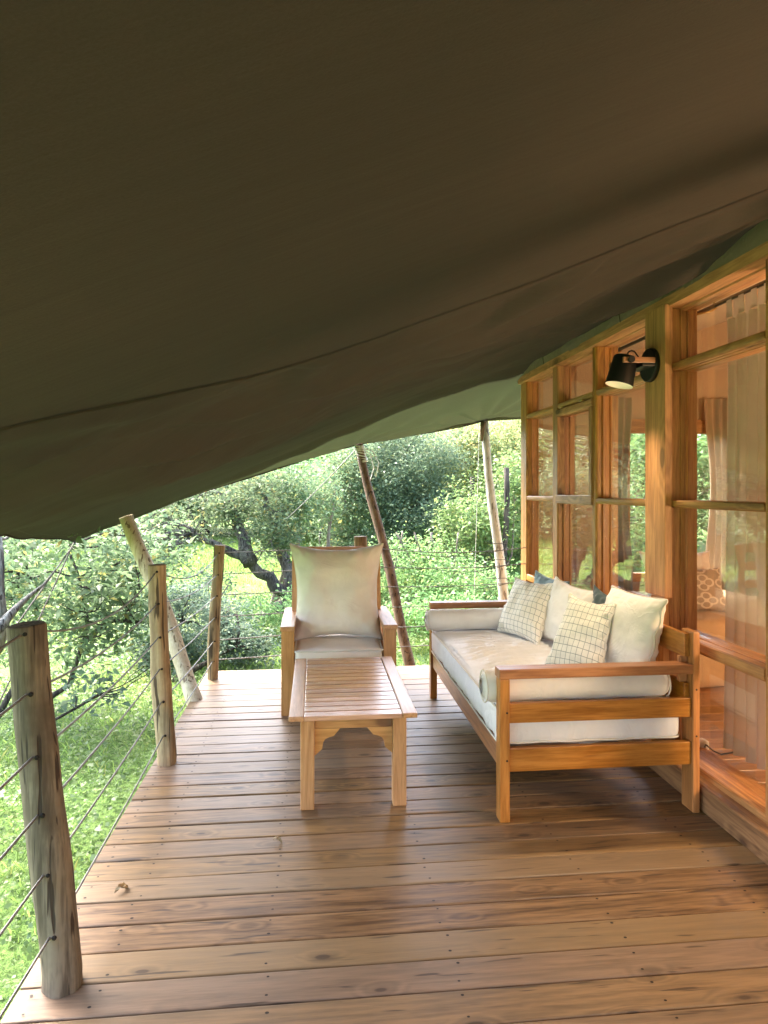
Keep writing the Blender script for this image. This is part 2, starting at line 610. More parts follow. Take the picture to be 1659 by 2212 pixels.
M_BULB = emit_mat('lit_bulb', (1.0, 0.85, 0.62), 0.35)
M_GLOBE = emit_mat('lit_globe', (1.0, 0.66, 0.38), 14.0)


def glass_mat():
    m, nt, b = new_mat('window_glass')
    nt.nodes.remove(b)
    lw = N(nt, 'ShaderNodeLayerWeight')
    lw.inputs['Blend'].default_value = 0.5
    f = mth(nt, 'MULTIPLY_ADD', mth(nt, 'POWER', lw.outputs['Facing'], 3.1), 0.94, 0.05, clamp=True)
    tr = N(nt, 'ShaderNodeBsdfTransparent')
    tr.inputs['Color'].default_value = (0.97, 0.98, 0.97, 1)
    gl = N(nt, 'ShaderNodeBsdfGlossy')
    gl.inputs['Roughness'].default_value = 0.0
    n1 = noise_tex(nt, N(nt, 'ShaderNodeTexCoord').outputs['Object'], 3.0, 2, 0.5)
    bp = N(nt, 'ShaderNodeBump')
    bp.inputs['Strength'].default_value = 0.06
    bp.inputs['Distance'].default_value = 0.02
    nt.links.new(n1, bp.inputs['Height'])
    nt.links.new(bp.outputs[0], gl.inputs['Normal'])
    mx = N(nt, 'ShaderNodeMixShader')
    nt.links.new(f, mx.inputs[0])
    nt.links.new(tr.outputs[0], mx.inputs[1])
    nt.links.new(gl.outputs[0], mx.inputs[2])
    nt.links.new(mx.outputs[0], nt.nodes['Material Output'].inputs['Surface'])
    return m


M_GLASS = glass_mat()


def leaf_mat(name, a, b_, c_=None, trans=0.35, rough=0.5, spec=0.4, patchy=False):
    """leaf colour varies from leaf to leaf"""
    m, nt, b = new_mat(name)
    geo = N(nt, 'ShaderNodeNewGeometry')
    rnd = geo.outputs['Random Per Island']
    stops = [(0.0, a), (0.55, b_), (0.9, b_), (0.97, c_ or b_)]
    c = ramp(nt, rnd, stops)
    oi = N(nt, 'ShaderNodeObjectInfo')
    hsv = N(nt, 'ShaderNodeHueSaturation')
    nt.links.new(c, hsv.inputs['Color'])
    nt.links.new(mth(nt, 'MULTIPLY_ADD', oi.outputs['Random'], 0.3, 0.85), hsv.inputs['Value'])
    nt.links.new(mth(nt, 'MULTIPLY_ADD', oi.outputs['Random'], 0.03, 0.485), hsv.inputs['Hue'])
    c = hsv.outputs[0]
    if patchy:
        p1 = noise_tex(nt, geo.outputs['Position'], 0.9, 4, 0.6)
        p2 = noise_tex(nt, geo.outputs['Position'], 2.6, 3, 0.6)
        c = mixc(nt, mth(nt, 'MULTIPLY', ramp(nt, p1, [(0.48, 0.0), (0.64, 1.0)]), 0.8), c, (0.23, 0.29, 0.06))
        c = mixc(nt, mth(nt, 'MULTIPLY', ramp(nt, p2, [(0.52, 0.0), (0.68, 1.0)]), 0.5), c, (0.05, 0.11, 0.03))
    nt.links.new(c, b.inputs['Base Color'])
    b.inputs['Roughness'].default_value = rough
    b.inputs['Specular IOR Level'].default_value = spec
    tr = N(nt, 'ShaderNodeBsdfTranslucent')
    g2 = N(nt, 'ShaderNodeGamma')
    g2.inputs[1].default_value = 0.85
    nt.links.new(c, g2.inputs[0])
    nt.links.new(g2.outputs[0], tr.inputs['Color'])
    mx = N(nt, 'ShaderNodeMixShader')
    mx.inputs[0].default_value = trans
    nt.links.new(b.outputs[0], mx.inputs[1])
    nt.links.new(tr.outputs[0], mx.inputs[2])
    nt.links.new(mx.outputs[0], nt.nodes['Material Output'].inputs['Surface'])
    return m


L_GREY = leaf_mat('grey_green_leaf', (0.080, 0.135, 0.060), (0.150, 0.220, 0.105), (0.29, 0.27, 0.08), spec=0.15)
L_BLUE = leaf_mat('blue_green_leaf', (0.066, 0.119, 0.079), (0.132, 0.198, 0.132), (0.185, 0.224, 0.119), spec=0.2)
L_DARK = leaf_mat('dark_evergreen_leaf', (0.073, 0.119, 0.066), (0.145, 0.218, 0.119), (0.198, 0.238, 0.092), spec=0.2)
L_FRESH = leaf_mat('fresh_green_leaf', (0.099, 0.198, 0.059), (0.185, 0.317, 0.099), (0.290, 0.330, 0.092), trans=0.45)
L_YELLOW = leaf_mat('yellow_green_leaf', (0.172, 0.238, 0.092), (0.317, 0.396, 0.145), (0.554, 0.436, 0.106), trans=0.45)
L_GRASS = leaf_mat('grass_blade', (0.114, 0.211, 0.042), (0.216, 0.338, 0.074), (0.341, 0.349, 0.095), trans=0.45, rough=0.55, patchy=True)
L_CLOVER = leaf_mat('clover_leaf', (0.079, 0.158, 0.053), (0.153, 0.258, 0.085), (0.216, 0.306, 0.095), trans=0.4, rough=0.5, patchy=True)


def ground_mat():
    m, nt, b = new_mat('grassy_soil')
    tc = N(nt, 'ShaderNodeTexCoord').outputs['Object']
    n1 = noise_tex(nt, tc, 0.6, 5, 0.65)
    n2 = noise_tex(nt, tc, 22, 4, 0.7)
    c = mixc(nt, ramp(nt, n1, [(0.35, 0.0), (0.65, 1.0)]), (0.13, 0.23, 0.06), (0.22, 0.34, 0.09))
    c = mixc(nt, ramp(nt, n2, [(0.35, 0.0), (0.7, 1.0)]), (0.06, 0.10, 0.03), c)
    nt.links.new(c, b.inputs['Base Color'])
    b.inputs['Roughness'].default_value = 0.95
    b.inputs['Specular IOR Level'].default_value = 0.1
    bump(nt, b, n2, 0.8, 0.05)
    return m


M_GROUND = ground_mat()

# ------------------------------------------------------------------ ground
DECK_L, DECK_END, WALL_X = -0.90, 5.80, 1.83


def ground_z(x, y):
    z = -0.58 + 0.05 * fbm(x * 0.35, y * 0.35, 3.0) + 0.018 * max(0.0, y - 8)
    z -= 0.02 * max(0.0, -x - 2)
    return z


def build_ground():
    xs = np.concatenate([np.linspace(-150, -26, 10), np.linspace(-24, 24, 70), np.linspace(26, 150, 10)])
    ys = np.concatenate([np.linspace(-120, -12, 8), np.linspace(-10, 40, 72), np.linspace(45, 260, 14)])
    V, F = [], []
    for x in xs:
        for y in ys:
            yy = min(y, 45)
            V.append((x, y, ground_z(max(-40, min(40, x)), max(-20, yy))))
    F = grid_faces(len(xs), len(ys))
    o = pydata('ground', V, F, M_GROUND, None, True)
    tag(o, kind='structure')


build_ground()

# ------------------------------------------------------------------ deck
deck = empty('deck', (0, 0, 0))
deck['kind'] = 'structure'


def plank_mesh(length, width, th=0.028, r=0.004, bow=0.0):
    hw = width / 2
    prof = [(-hw, -th), (-hw, -r), (-hw + r * 0.35, -r * 0.3), (-hw + r * 1.3, 0), (hw - r * 1.3, 0), (hw - r * 0.35, -r * 0.3), (hw, -r), (hw, -th)]
    n = len(prof)
    V, F = [], []
    for s in (-0.5, 0.5):
        for p in prof:
            V.append((s * length, p[0], p[1]))
    for i in range(n):
        F.append([i, (i + 1) % n, n + (i + 1) % n, n + i])
    F += [list(range(n))[::-1], list(range(n, 2 * n))]
    me = bpy.data.meshes.new('plank')
    me.from_pydata(V, [], F)
    bm = bmesh.new()
    bm.from_mesh(me)
    bmesh.ops.recalc_face_normals(bm, faces=bm.faces)
    bm.to_mesh(me)
    bm.free()
    return me


pitch = 0.1415
y = -4.6
plank_edges = []
nailV, nailF = [], []
pm_cache = {}
while y < DECK_END - 0.02:
    w = pitch - 0.0058 + random.choice((-0.003, 0.0, 0.002))
    L = WALL_X - DECK_L + 0.02 + random.choice((-0.006, 0, 0.006))
    key = (round(w, 4), round(L, 3))
    if key not in pm_cache:
        pm_cache[key] = plank_mesh(L, w)
        pm_cache[key].materials.append(M_DECK)
    o = link('plank', pm_cache[key], None, deck)
    o.location = (DECK_L + L / 2, y + pitch / 2, random.uniform(-0.0015, 0.0015))
    o.rotation_euler = (random.uniform(-0.006, 0.006), random.uniform(-0.0004, 0.0004), random.uniform(-0.0006, 0.0006))
    for nx in (DECK_L + 0.055, DECK_L + 0.24, -0.15, 0.45, 1.05, 1.62):
        for dy in (0.03, 0.108):
            if random.random() < 0.9:
                px, py, r = nx + random.uniform(-0.012, 0.012), y + dy + random.uniform(-0.008, 0.008), random.uniform(0.0036, 0.0052)
                b0 = len(nailV)
                for k in range(7):
                    a = 2 * math.pi * k / 7
                    nailV.append((px + r * 1.25 * math.cos(a), py + r * math.sin(a), 0.0024))
                nailF.append(list(range(b0, b0 + 7)))
    y += pitch
nails = pydata('nail', nailV, nailF, M_NAIL, deck)
nails['kind'] = 'stuff'
box('rim_beam', (DECK_L + 0.03, -4.6, -0.18), (DECK_L + 0.075, 5.74, -0.031), M_POST, deck)
box('rim_beam', (DECK_L + 0.03, 5.745, -0.18), (WALL_X + 0.1, 5.79, -0.031), M_POST, deck)
for jx in (-0.3, 0.3, 0.9, 1.5):
    box('joist', (jx, -4.6, -0.17), (jx + 0.045, 5.74, -0.032), M_POST, deck)
for (px, py) in ((-0.7, 0.2), (-0.7, 2.8), (-0.7, 5.4), (1.6, 5.4), (1.6, 0.2)):
    tube('stilt', [(px, py, -0.9), (px, py, -0.18)], 0.07, M_LOG, deck, 10)

# ------------------------------------------------------------------ window wall of the tent
XF, XB = 1.89, 2.045
ww = empty('window_wall', (XF, 2.5, 0), 'long timber framed window wall along the right side of the deck', 'window wall')
WOFF = Vector((XF, 2.5, 0))


def W(o):
    o.location = Vector(o.location) - WOFF
    return o


def jamb_profile(y0, y1, x0=XF, x1=XB):
    """mullion outline with mouldings on the side facing the viewer (low y) and the other"""
    s = [(0.0, 0.010), (0.012, 0.0), (0.052, 0.0), (0.054, 0.005), (0.060, 0.005), (0.062, 0.0), (0.078, 0.0), (0.080, 0.006), (0.088, 0.006),
         (0.090, 0.012), (0.102, 0.012), (0.104, 0.0), (0.155, 0.0)]
    lo = [(x0 + a * (x1 - x0) / 0.155, y0 + d) for a, d in s]
    hi = [(x0 + a * (x1 - x0) / 0.155, y1 - d) for a, d in s]
    return lo + hi[::-1]


def rail_profile(z0, z1, x0=XF, x1=XB):
    h = z1 - z0
    return [(x0 + 0.012, z0), (x0 + 0.003, z0 + 0.008), (x0, z0 + 0.018), (x0, z1 - 0.006), (x0 + 0.006, z1), (x0 + 0.05, z1), (x0 + 0.053, z1 - 0.006),
            (x0 + 0.062, z1 - 0.006), (x0 + 0.065, z1), (x1, z1), (x1, z0), (x0 + 0.088, z0), (x0 + 0.085, z0 + 0.006), (x0 + 0.074, z0 + 0.006),
            (x0 + 0.071, z0), (x0 + 0.045, z0), (x0 + 0.042, z0 + 0.006), (x0 + 0.033, z0 + 0.006), (x0 + 0.030, z0)]


Z_SILL, Z_TOP = 0.135, 2.50
# (near y, far y) of uprights along the wall
UPS = [(5.95, 6.12), (5.165, 5.275), (4.43, 4.495), (3.47, 3.58), (2.60, 2.70), (1.40, 1.52), (0.45, 0.52), (-0.6, -0.5)]
corner = W(prism('corner_post', jamb_profile(*UPS[0]), 'z', 0.0, Z_TOP, M_JOIN, ww))
for k, (a, b) in enumerate(UPS[1:]):
    W(prism('mullion', jamb_profile(a, b), 'z', Z_SILL, Z_TOP, M_JOIN, ww))
W(prism('top_beam', [(1.868, 2.505), (1.868, 2.562), (1.90, 2.566), (2.06, 2.566), (2.06, 2.502), (2.0, 2.502), (1.99, 2.494), (1.955, 2.494), (1.95, 2.502),
                     (1.905, 2.502)], 'y', -0.9, 6.13, M_POST, ww))
# threshold: beam on the deck and two stepped sills above it
W(prism('threshold', [(1.832, 0.003), (1.830, 0.118), (1.838, 0.124), (1.888, 0.126), (1.888, 0.003)], 'y', -0.9, 5.95, M_SILL, ww))
W(prism('sill', [(1.889, 0.02), (1.889, 0.150), (1.896, 0.156), (1.92, 0.156), (1.925, 0.150), (1.945, 0.150), (1.948, 0.142), (2.10, 0.134), (2.10, 0.02)],
        'y', -0.9, 5.95, M_JOIN, ww))
bays = [(UPS[i + 1][1], UPS[i][0]) for i in range(len(UPS) - 1)]
for i, (a, b) in enumerate(bays):
    XG = 1.948 if i < 3 else 1.985
    for nm, z0, z1 in (('transom', 2.165, 2.205), ('middle_rail', 1.435, 1.475), ('lower_rail', 0.715, 0.775)):
        W(prism(nm, rail_profile(z0, z1), 'y', a + 0.001, b - 0.001, M_JOIN, ww))
    for (z0, z1) in ((0.158, 0.715), (0.775, 1.435), (1.475, 2.165), (2.205, 2.494)):
        W(box('pane', (XG, a + 0.002, z0 + 0.001), (XG + 0.004, b - 0.002, z1 - 0.001), M_GLASS, ww, bev=0))
# glazing beads: thin strips on both sides of each pane
for i, (a, b) in enumerate(bays[:4]):
    XG = 1.948 if i < 3 else 1.985
    for (z0, z1) in ((0.775, 1.435), (1.475, 2.165)):
        W(box('glazing_bead', (XG - 0.014, b - 0.016, z0 + 0.001), (XG - 0.001, b - 0.0145, z1 - 0.001), M_JOIN, ww, bev=0.0005))
# opening sash in the second bay
a, b = bays[1]
sash = W(prism('sash', rail_profile(2.10, 2.155, XF - 0.012, XF + 0.045), 'y', a - 0.012, b + 0.012, M_POST, ww))
so = Vector(sash.location) + WOFF
for (lo, hi) in (((XF - 0.012, a - 0.012, 1.425), (XF + 0.045, b + 0.012, 1.49)),
                 ((XF - 0.0121, a - 0.012, 1.491), (XF + 0.0449, a + 0.032, 2.099)), ((XF - 0.0121, b - 0.032, 1.491), (XF + 0.0449, b + 0.012, 2.099))):
    o = box('sash_stile', lo, hi, M_JOIN, sash)
    o.location = Vector(o.location) - so
for hy in (a + 0.14, b - 0.14):
    o = tube('hinge', [(XF - 0.02, hy - 0.035, 2.160), (XF - 0.02, hy + 0.035, 2.160)], 0.006, M_BRASS, sash, 8, off=so)
# main posts, proud of the frame
mp = W(box('main_post', (1.845, 3.435, 0.955), (1.888, 3.655, 2.515), M_POST, ww, bev=0.006))
mp['label'] = 'broad pale main post'
W(box('main_post_foot', (1.852, 3.47, 0.128), (1.888, 3.60, 0.953), M_JOIN, ww))
W(box('main_post', (1.845, 1.35, 0.128), (1.888, 1.56, 2.515), M_POST, ww, bev=0.006))

# ------------------------------------------------------------------ tent body behind the windows
tent = empty('safari_tent', (2.1, 2.5, 0.1), 'canvas safari tent room with beige lining behind the window wall', 'tent')
TOFF = Vector((2.1, 2.5, 0.1))


def T(o):
    o.location = Vector(o.location) - TOFF
    return o


yy = -1.0
while yy < 6.1:
    me_key = 'in'
    if me_key not in pm_cache:
        pm_cache[me_key] = plank_mesh(3.0, 0.137, 0.02, 0.003)
        pm_cache[me_key].materials.append(M_FLOOR_IN)
    o = link('floor_plank', pm_cache[me_key], None, tent)
    o.location = Vector((2.10 + 1.503, yy + 0.07, 0.115)) - TOFF
    yy += 0.141
WX0, WX1, WZ0, WZ1 = 2.93, 4.05, 0.75, 2.06     # end window
YE_IN = 6.14
for lo, hi in (((2.05, YE_IN, 0.0), (WX0, YE_IN + 0.02, 3.7)), ((WX1, YE_IN, 0.0), (5.1, YE_IN + 0.02, 3.7)),
               ((WX0, YE_IN, 0.0), (WX1, YE_IN + 0.02, WZ0)), ((WX0, YE_IN, WZ1), (WX1, YE_IN + 0.02, 3.7))):
    T(box('wall_canvas', lo, hi, M_LINER, tent, bev=0))
T(box('wall_canvas', (5.1, -1.0, 0.0), (5.12, 6.16, 3.7), M_LINER, tent, bev=0))
T(box('wall_canvas', (2.05, -1.03, 0.0), (5.1, -1.01, 3.7), M_LINER, tent, bev=0))
# frame of the end window
fr = T(box('end_window', (WX0 - 0.07, YE_IN - 0.05, WZ1), (WX1 + 0.07, YE_IN - 0.003, WZ1 + 0.13), M_JOIN, tent))
fo = Vector(fr.location) + TOFF
for lo, hi in (((WX0 - 0.07, YE_IN - 0.05, WZ0 - 0.08), (WX1 + 0.07, YE_IN - 0.003, WZ0 - 0.001)),
               ((WX0 - 0.07, YE_IN - 0.05, WZ0), (WX0, YE_IN - 0.003, WZ1 - 0.001)), ((WX1, YE_IN - 0.05, WZ0), (WX1 + 0.07, YE_IN - 0.003, WZ1 - 0.001))):
    o = box('frame_bar', lo, hi, M_JOIN, fr)
    o.location = Vector(o.location) - fo
o = box('pane', (WX0, YE_IN + 0.005, WZ0), (WX1, YE_IN + 0.009, WZ1), M_GLASS, fr, bev=0)
o.location = Vector(o.location) - fo
# ceiling lining
V, F = [], []
nu, nv = 14, 40
for i in range(nu):
    for j in range(nv):
        x = lerp(2.062, 5.1, i / (nu - 1))
        y = lerp(-1.0, 6.15, j / (nv - 1))
        V.append((x, y, 2.575 + 0.33 * (x - 2.06) - 0.05 * math.sin(math.pi * i / (nu - 1))))
o = pydata('ceiling_canvas', V, grid_faces(nu, nv), M_LINER, tent, True, off=TOFF)
# valance: soft green-grey canvas above the top beam
V, F = [], []
ns, nv = 18, 300
for j in range(nv):
    y = lerp(-0.9, 6.17, j / (nv - 1))
    for i in range(ns):
        t = i / (ns - 1)
        wr = 0.010 * fbm(y * 3.2 + t * 2.0, t * 1.5, 0) + 0.008 * math.sin(y * 9 + 5 * t + 3 * fbm(y, 0, 2)) * (0.4 + t)
        bulge = 0.022 * math.sin(math.pi * min(1, t * 1.15))
        z = 2.556 + 0.20 * t
        if y > 5.95:
            k = (y - 5.95) / 0.22
            z -= 0.03 * k * (1 - t) - 0.02 * k * math.sin(t * 9)
            wr += 0.018 * k * math.sin(t * 8)
        V.append((1.872 - bulge + wr + 0.05 * t, y, z + 0.006 * math.sin(y * 5)))
o = pydata('valance', V, grid_faces(nv, ns), M_VAL, tent, True, off=TOFF)
# piped seams of the valance
for sy in (1.9, 4.0, 5.4):
    pts = [(1.866 - 0.022 * math.sin(math.pi * min(1, t * 1.15)) + 0.05 * t - 0.004, sy + 0.03 * t, 2.556 + 0.2 * t) for t in np.linspace(0, 1, 9)]
    tube('valance_seam', pts, 0.0025, M_STITCH, tent, 5, off=TOFF)

# ------------------------------------------------------------------ canopy (flysheet)
EX = [-2.13, -1.85, -1.57, -0.96, -0.35, 0.40, 1.05, 1.50, 1.74, 2.15, 2.9]
EY = [6.30, 6.30, 6.32, 6.40, 6.65, 6.90, 6.95, 6.98, 7.00, 7.0, 7.0]
EU = [(160, 1168), (230, 1135), (300, 1110), (450, 1060), (600, 1015), (765, 962), (900, 938), (1000, 920), (1045, 910), (1122, 905)]
ez_x, ez_y, ez_z = [], [], []
for (u, v), yv in zip(EU, EY):
    p = at_y(u, v, yv)
    ez_x.append(p.x); ez_y.append(p.y); ez_z.append(p.z)
ez_x.append(3.0); ez_y.append(7.0); ez_z.append(2.33)


def canopy_plane(x, y):
    z = 1.92 + 0.40 * x
    if x > 1.0:
        z -= 0.02 * (x - 1.0)
    z -= 0.010 * (y - 2.0) * sstep((x - 0.5) / 1.2) * (y > 2)
    return z


def hip_y(x):
    return interp(x, [-2.1, -0.9, -0.25, 0.40, 0.90, 1.35, 1.80, 3.0], [6.25, 6.30, 6.12, 5.78, 5.48, 5.62, 5.95, 6.0])


def canopy_z(x, y):
    ye = interp(x, ez_x, ez_y)
    zp = canopy_plane(x, min(y, ye))
    zpe = canopy_plane(x, ye)
    D = zpe - interp(x, ez_x, ez_z)
    ys = hip_y(x) - 0.03
    t = max(0.0, min(1.0, (y - ys) / (ye - ys)))
    z = zp - D * t - 0.022 * math.exp(-((y - ys) / 0.16) ** 2) * sstep((x + 1.2) / 1.0) + 0.02 * math.exp(-((y - ys + 0.28) / 0.18) ** 2) * sstep((x + 1.2) / 1.0)
    # long folds beyond the seam, running across the slope
    sy = interp(x, [-0.7, -0.29, 0.17, 0.62, 1.41, 2.2], [1.35, 1.89, 2.07, 2.15, 2.05, 1.7])
    w = y - sy
    env = sstep((w + 0.05) / 0.25) * (1 - sstep((w - 1.6) / 2.2))
    z += 0.030 * env * math.sin(w * 6.5 + 1.6 * fbm(x * 0.8, y * 0.5, 1) + x * 0.8) * (0.5 + 0.5 * fbm(x * 0.6 + 3, y * 0.6, 5))
    z += 0.034 * env * fbm(x * 0.5 + 7, y * 1.7, 2)
    z -= 0.022 * math.exp(-((w - 0.22) / 0.14) ** 2) * (0.6 + 0.4 * math.sin(x * 1.3)) + 0.003 * math.exp(-((w - 0.02) / 0.06) ** 2)
    for (w0, ph, am, wid, sd) in ((0.42, 1.0, 0.020, 0.05, 3), (0.72, 2.2, 0.026, 0.06, 11), (1.15, 0.4, 0.026, 0.07, 17), (1.75, 3.0, 0.022, 0.09, 23)):
        q = w - w0 - 0.16 * math.sin(x * 1.1 + ph) - 0.03 * fbm(x * 1.5, 0, sd)
        k = max(0.0, min(1.0, 0.5 + 1.3 * fbm(x * 0.9, sd, 0)))
        z -= 3.0 * am * k * math.exp(-(abs(q) / (wid if q > 0 else wid * 2.6)) ** 1.3) * (1 - sstep((x - 1.6) / 0.5))
    sc_ = (1 - sstep((w - 0.10) / 0.55)) * sstep((w - 0.02) / 0.12)
    z -= 0.042 * sc_ * max(0.0, math.sin(8.0 * (x + 0.9 * w) + 3.0 * fbm(x * 1.2, 2, 6))) * (0.4 + 0.9 * max(0, fbm(x * 0.7 + 4, 1, 3) + 0.35))
    # creases that run to the tied corner and to the pole tops
    for (cx_, cy_, amp) in ((-2.13, 6.3, 0.02), (0.40, 6.9, 0.03), (1.74, 7.0, 0.03)):
        dx, dy = x - cx_, y - cy_
        dd = math.hypot(dx, dy)
        if dd < 2.2:
            a_ = math.atan2(dy, dx)
            z += amp * (1 - dd / 2.2) ** 2 * min(1, dd * 2) * math.sin(a_ * 13)
    z += 0.006 * fbm(x * 1.3, y * 1.3, 9)
    return z


flysheet = empty('canopy', (0.4, 3.0, 2.0), 'dark olive canvas flysheet stretched low over the whole deck', 'canopy')
COFF = Vector((0.4, 3.0, 2.0))
V = []
nu, nv = 180, 400


def eave_x(y):
    return interp(y, [-3, 0.5, 2.0, 3.5, 4.6, 5.5, 6.0, 6.3], [-1.75, -1.5, -1.47, -1.55, -1.76, -1.95, -2.06, -2.13])


for i in range(nu):
    s = (i / (nu - 1))
    for j in range(nv):
        t = (j / (nv - 1))
        xr = lerp(-2.13, 2.95, s)
        ye = interp(xr, ez_x, ez_y)
        y = lerp(-4.8, 0.9, t / 0.15) if t < 0.15 else lerp(0.9, ye, (t - 0.15) / 0.85)
        xl = eave_x(min(y, 6.3))
        x = lerp(xl, 2.95, s)
        V.append((x, y, canopy_z(x, y)))
fab = pydata('canvas_sheet', V, grid_faces(nu, nv), M_CANVAS, flysheet, True, off=COFF)
# end panel beyond the hip seam: same canvas, brighter green light painted in
fab.data.materials.append(M_CANVAS_END_LIT)
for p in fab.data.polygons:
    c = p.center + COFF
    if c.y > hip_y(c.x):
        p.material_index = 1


def ribbon(name, path, width, mat, parent, off, drop=0.003):
    """a strip of cloth lying just under the canopy along an (x, y) path"""
    V = []
    for k, (x, y) in enumerate(path):
        x2, y2 = path[min(k + 1, len(path) - 1)]
        x1, y1 = path[max(k - 1, 0)]
        tx, ty = x2 - x1, y2 - y1
        l = math.hypot(tx, ty) or 1
        nx, ny = -ty / l, tx / l
        for s in (-0.5, 0.5):
            xx, yy = x + nx * width * s, y + ny * width * s
            V.append((xx, yy, canopy_z(xx, yy) - drop))
    return pydata(name, V, grid_faces(len(path), 2), mat, parent, True, off=off)


SX = np.linspace(-1.45, 2.05, 90)
sy_of = lambda x: interp(x, [-1.5, -0.623, -0.288, 0.169, 0.625, 1.415, 2.2], [1.05, 1.424, 1.891, 2.076, 2.146, 2.003, 1.75])
seam_path = []
for x in SX:
    ys_ = [sy_of(x + d) for d in (-0.2, -0.1, 0, 0.1, 0.2)]
    seam_path.append((float(x), sum(ys_) / 5))
ribbon('seam', seam_path, 0.016, M_CANVAS, flysheet, COFF, 0.0022)
for dd in (-0.009, 0.008):
    ribbon('seam_stitch', [(x, y + dd) for x, y in seam_path], 0.0012 if dd > 0 else 0.0020, M_STITCH, flysheet, COFF, 0.0035)
ribbon('hem', [(float(x), interp(x, ez_x, ez_y) - 0.03) for x in np.linspace(-2.05, 2.6, 120)], 0.055, M_CANVAS, flysheet, COFF, 0.0022)
for ex in (-1.6, -1.0, -0.35, 1.05, 1.4):
    ey = interp(ex, ez_x, ez_y) - 0.03
    ez = canopy_z(ex, ey) - 0.006
    tube('eyelet', [(ex + 0.011 * math.cos(a), ey + 0.011 * math.sin(a), ez) for a in np.linspace(0, 2 * math.pi, 13)], 0.003, M_BRASS, flysheet, 5, off=COFF)
hem = [(float(x), interp(x, ez_x, ez_y) - 0.045) for x in np.linspace(-2.0, 2.6, 120)]
ribbon('hem_stitch', hem, 0.005, M_STITCH, flysheet, COFF, 0.003)
edge_pts = [(x, interp(x, ez_x, ez_y), canopy_z(x, interp(x, ez_x, ez_y)) - 0.002) for x in np.linspace(-2.13, 2.9, 120)]
tube('edge_cord', edge_pts, 0.006, M_CANVAS, flysheet, 6, off=COFF)
eave_pts = [(eave_x(y), y, canopy_z(eave_x(y), y) - 0.002) for y in np.linspace(-4.7, 6.3, 110)]
tube('edge_cord', eave_pts, 0.006, M_CANVAS, flysheet, 6, off=COFF)
ribbon('hem_stitch', [(eave_x(y) + 0.06, y) for y in np.linspace(-4.7, 6.15, 110)], 0.005, M_STITCH, flysheet, COFF, 0.003)
# patch seam of the reinforced corner and the hip seam from the tent corner to the pole
ribbon('corner_patch_seam', [(lerp(-1.93, -1.30, t), lerp(5.55, 6.27, t)) for t in np.linspace(0, 1, 20)], 0.006, M_STITCH, flysheet, COFF, 0.003)
ribbon('hip_seam', [(x, hip_y(x)) for x in np.linspace(-0.9, 1.8, 60)], 0.008, M_STITCH, flysheet, COFF, 0.003)

# ------------------------------------------------------------------ railing posts
def log_post(u_b, v_b, u_t, v_t, r0, r1, label, seed):
    b = at_z(u_b, v_b)
    b.y += r0
    t = at_y(u_t, v_t, b.y)
    n = 16
    pts, rad = [], []
    for i in range(n):
        k = i / (n - 1)
        p = b.lerp(t, k)
        p.z = lerp(-0.35, t.z, k)
        if p.z < 0:
            p.x, p.y = b.x, b.y
        else:
            kk = p.z / t.z
            p.x, p.y = lerp(b.x, t.x, kk) + 0.006 * math.sin(kk * 5 + seed), lerp(b.y, t.y, kk)
        pts.append(p)
        rad.append(lerp(r0, r1, k) * (1 + 0.03 * math.sin(k * 11 + seed)))
    pts.append(pts[-1] + (pts[-1] - pts[-2]).normalized() * 0.006)
    rad.append(rad[-1] * 0.93)
    o = tube('railing_post', pts, rad, M_LOG if seed == 1 else M_LOG_LIT, None, 22, 0.15, off=b)
    tag(o, label, 'post', 'rough log posts of the cable railing')
    return b, t, o


posts = []
posts.append(log_post(118, 2158, 59, 1352, 0.060, 0.056, 'thick dark weathered log post closest to the front edge of the picture', 1))
posts.append(log_post(355, 1657, 338, 1222, 0.054, 0.050, 'cracked log post in front of the pale leaning pole', 2))
posts.append(log_post(457, 1469, 473, 1179, 0.047, 0.044, 'slim pale log post at the far left corner of the deck', 3))
posts.append(log_post(777, 1449, 778, 1160, 0.058, 0.056, 'log post mostly hidden behind the cream armchair', 4))
LEV = [[1.097, .915, .725, .55, .37, .18], [1.077, .90, .714, .54, .358, .171], [1.02, .845, .675, .50, .31, .15], [1.05, .88, .705, .53, .35, .175]]


def post_xy(i, z):
    b, t, _ = posts[i]
    k = z / t.z
    return Vector((lerp(b.x, t.x, k), lerp(b.y, t.y, k), z))


for i in range(3):
    b, t, o = posts[i]
    r = (0.058, 0.052, 0.046)[i]
    for z in LEV[i]:
        p = post_xy(i, z)
        d = Vector((0.25, -1, 0)).normalized()
        c = p + d * (r - 0.004)
        V, F = tube_geo([c, c + d * 0.0055], [0.0075, 0.0065], 8)
        h = pydata('cable_hole', V, F, M_HOLE, o, True, off=b)


def sag(a, b, amt, n=14):
    return [a.lerp(b, k / n) - Vector((0, 0, amt * 4 * (k / n) * (1 - k / n))) for k in range(n + 1)]


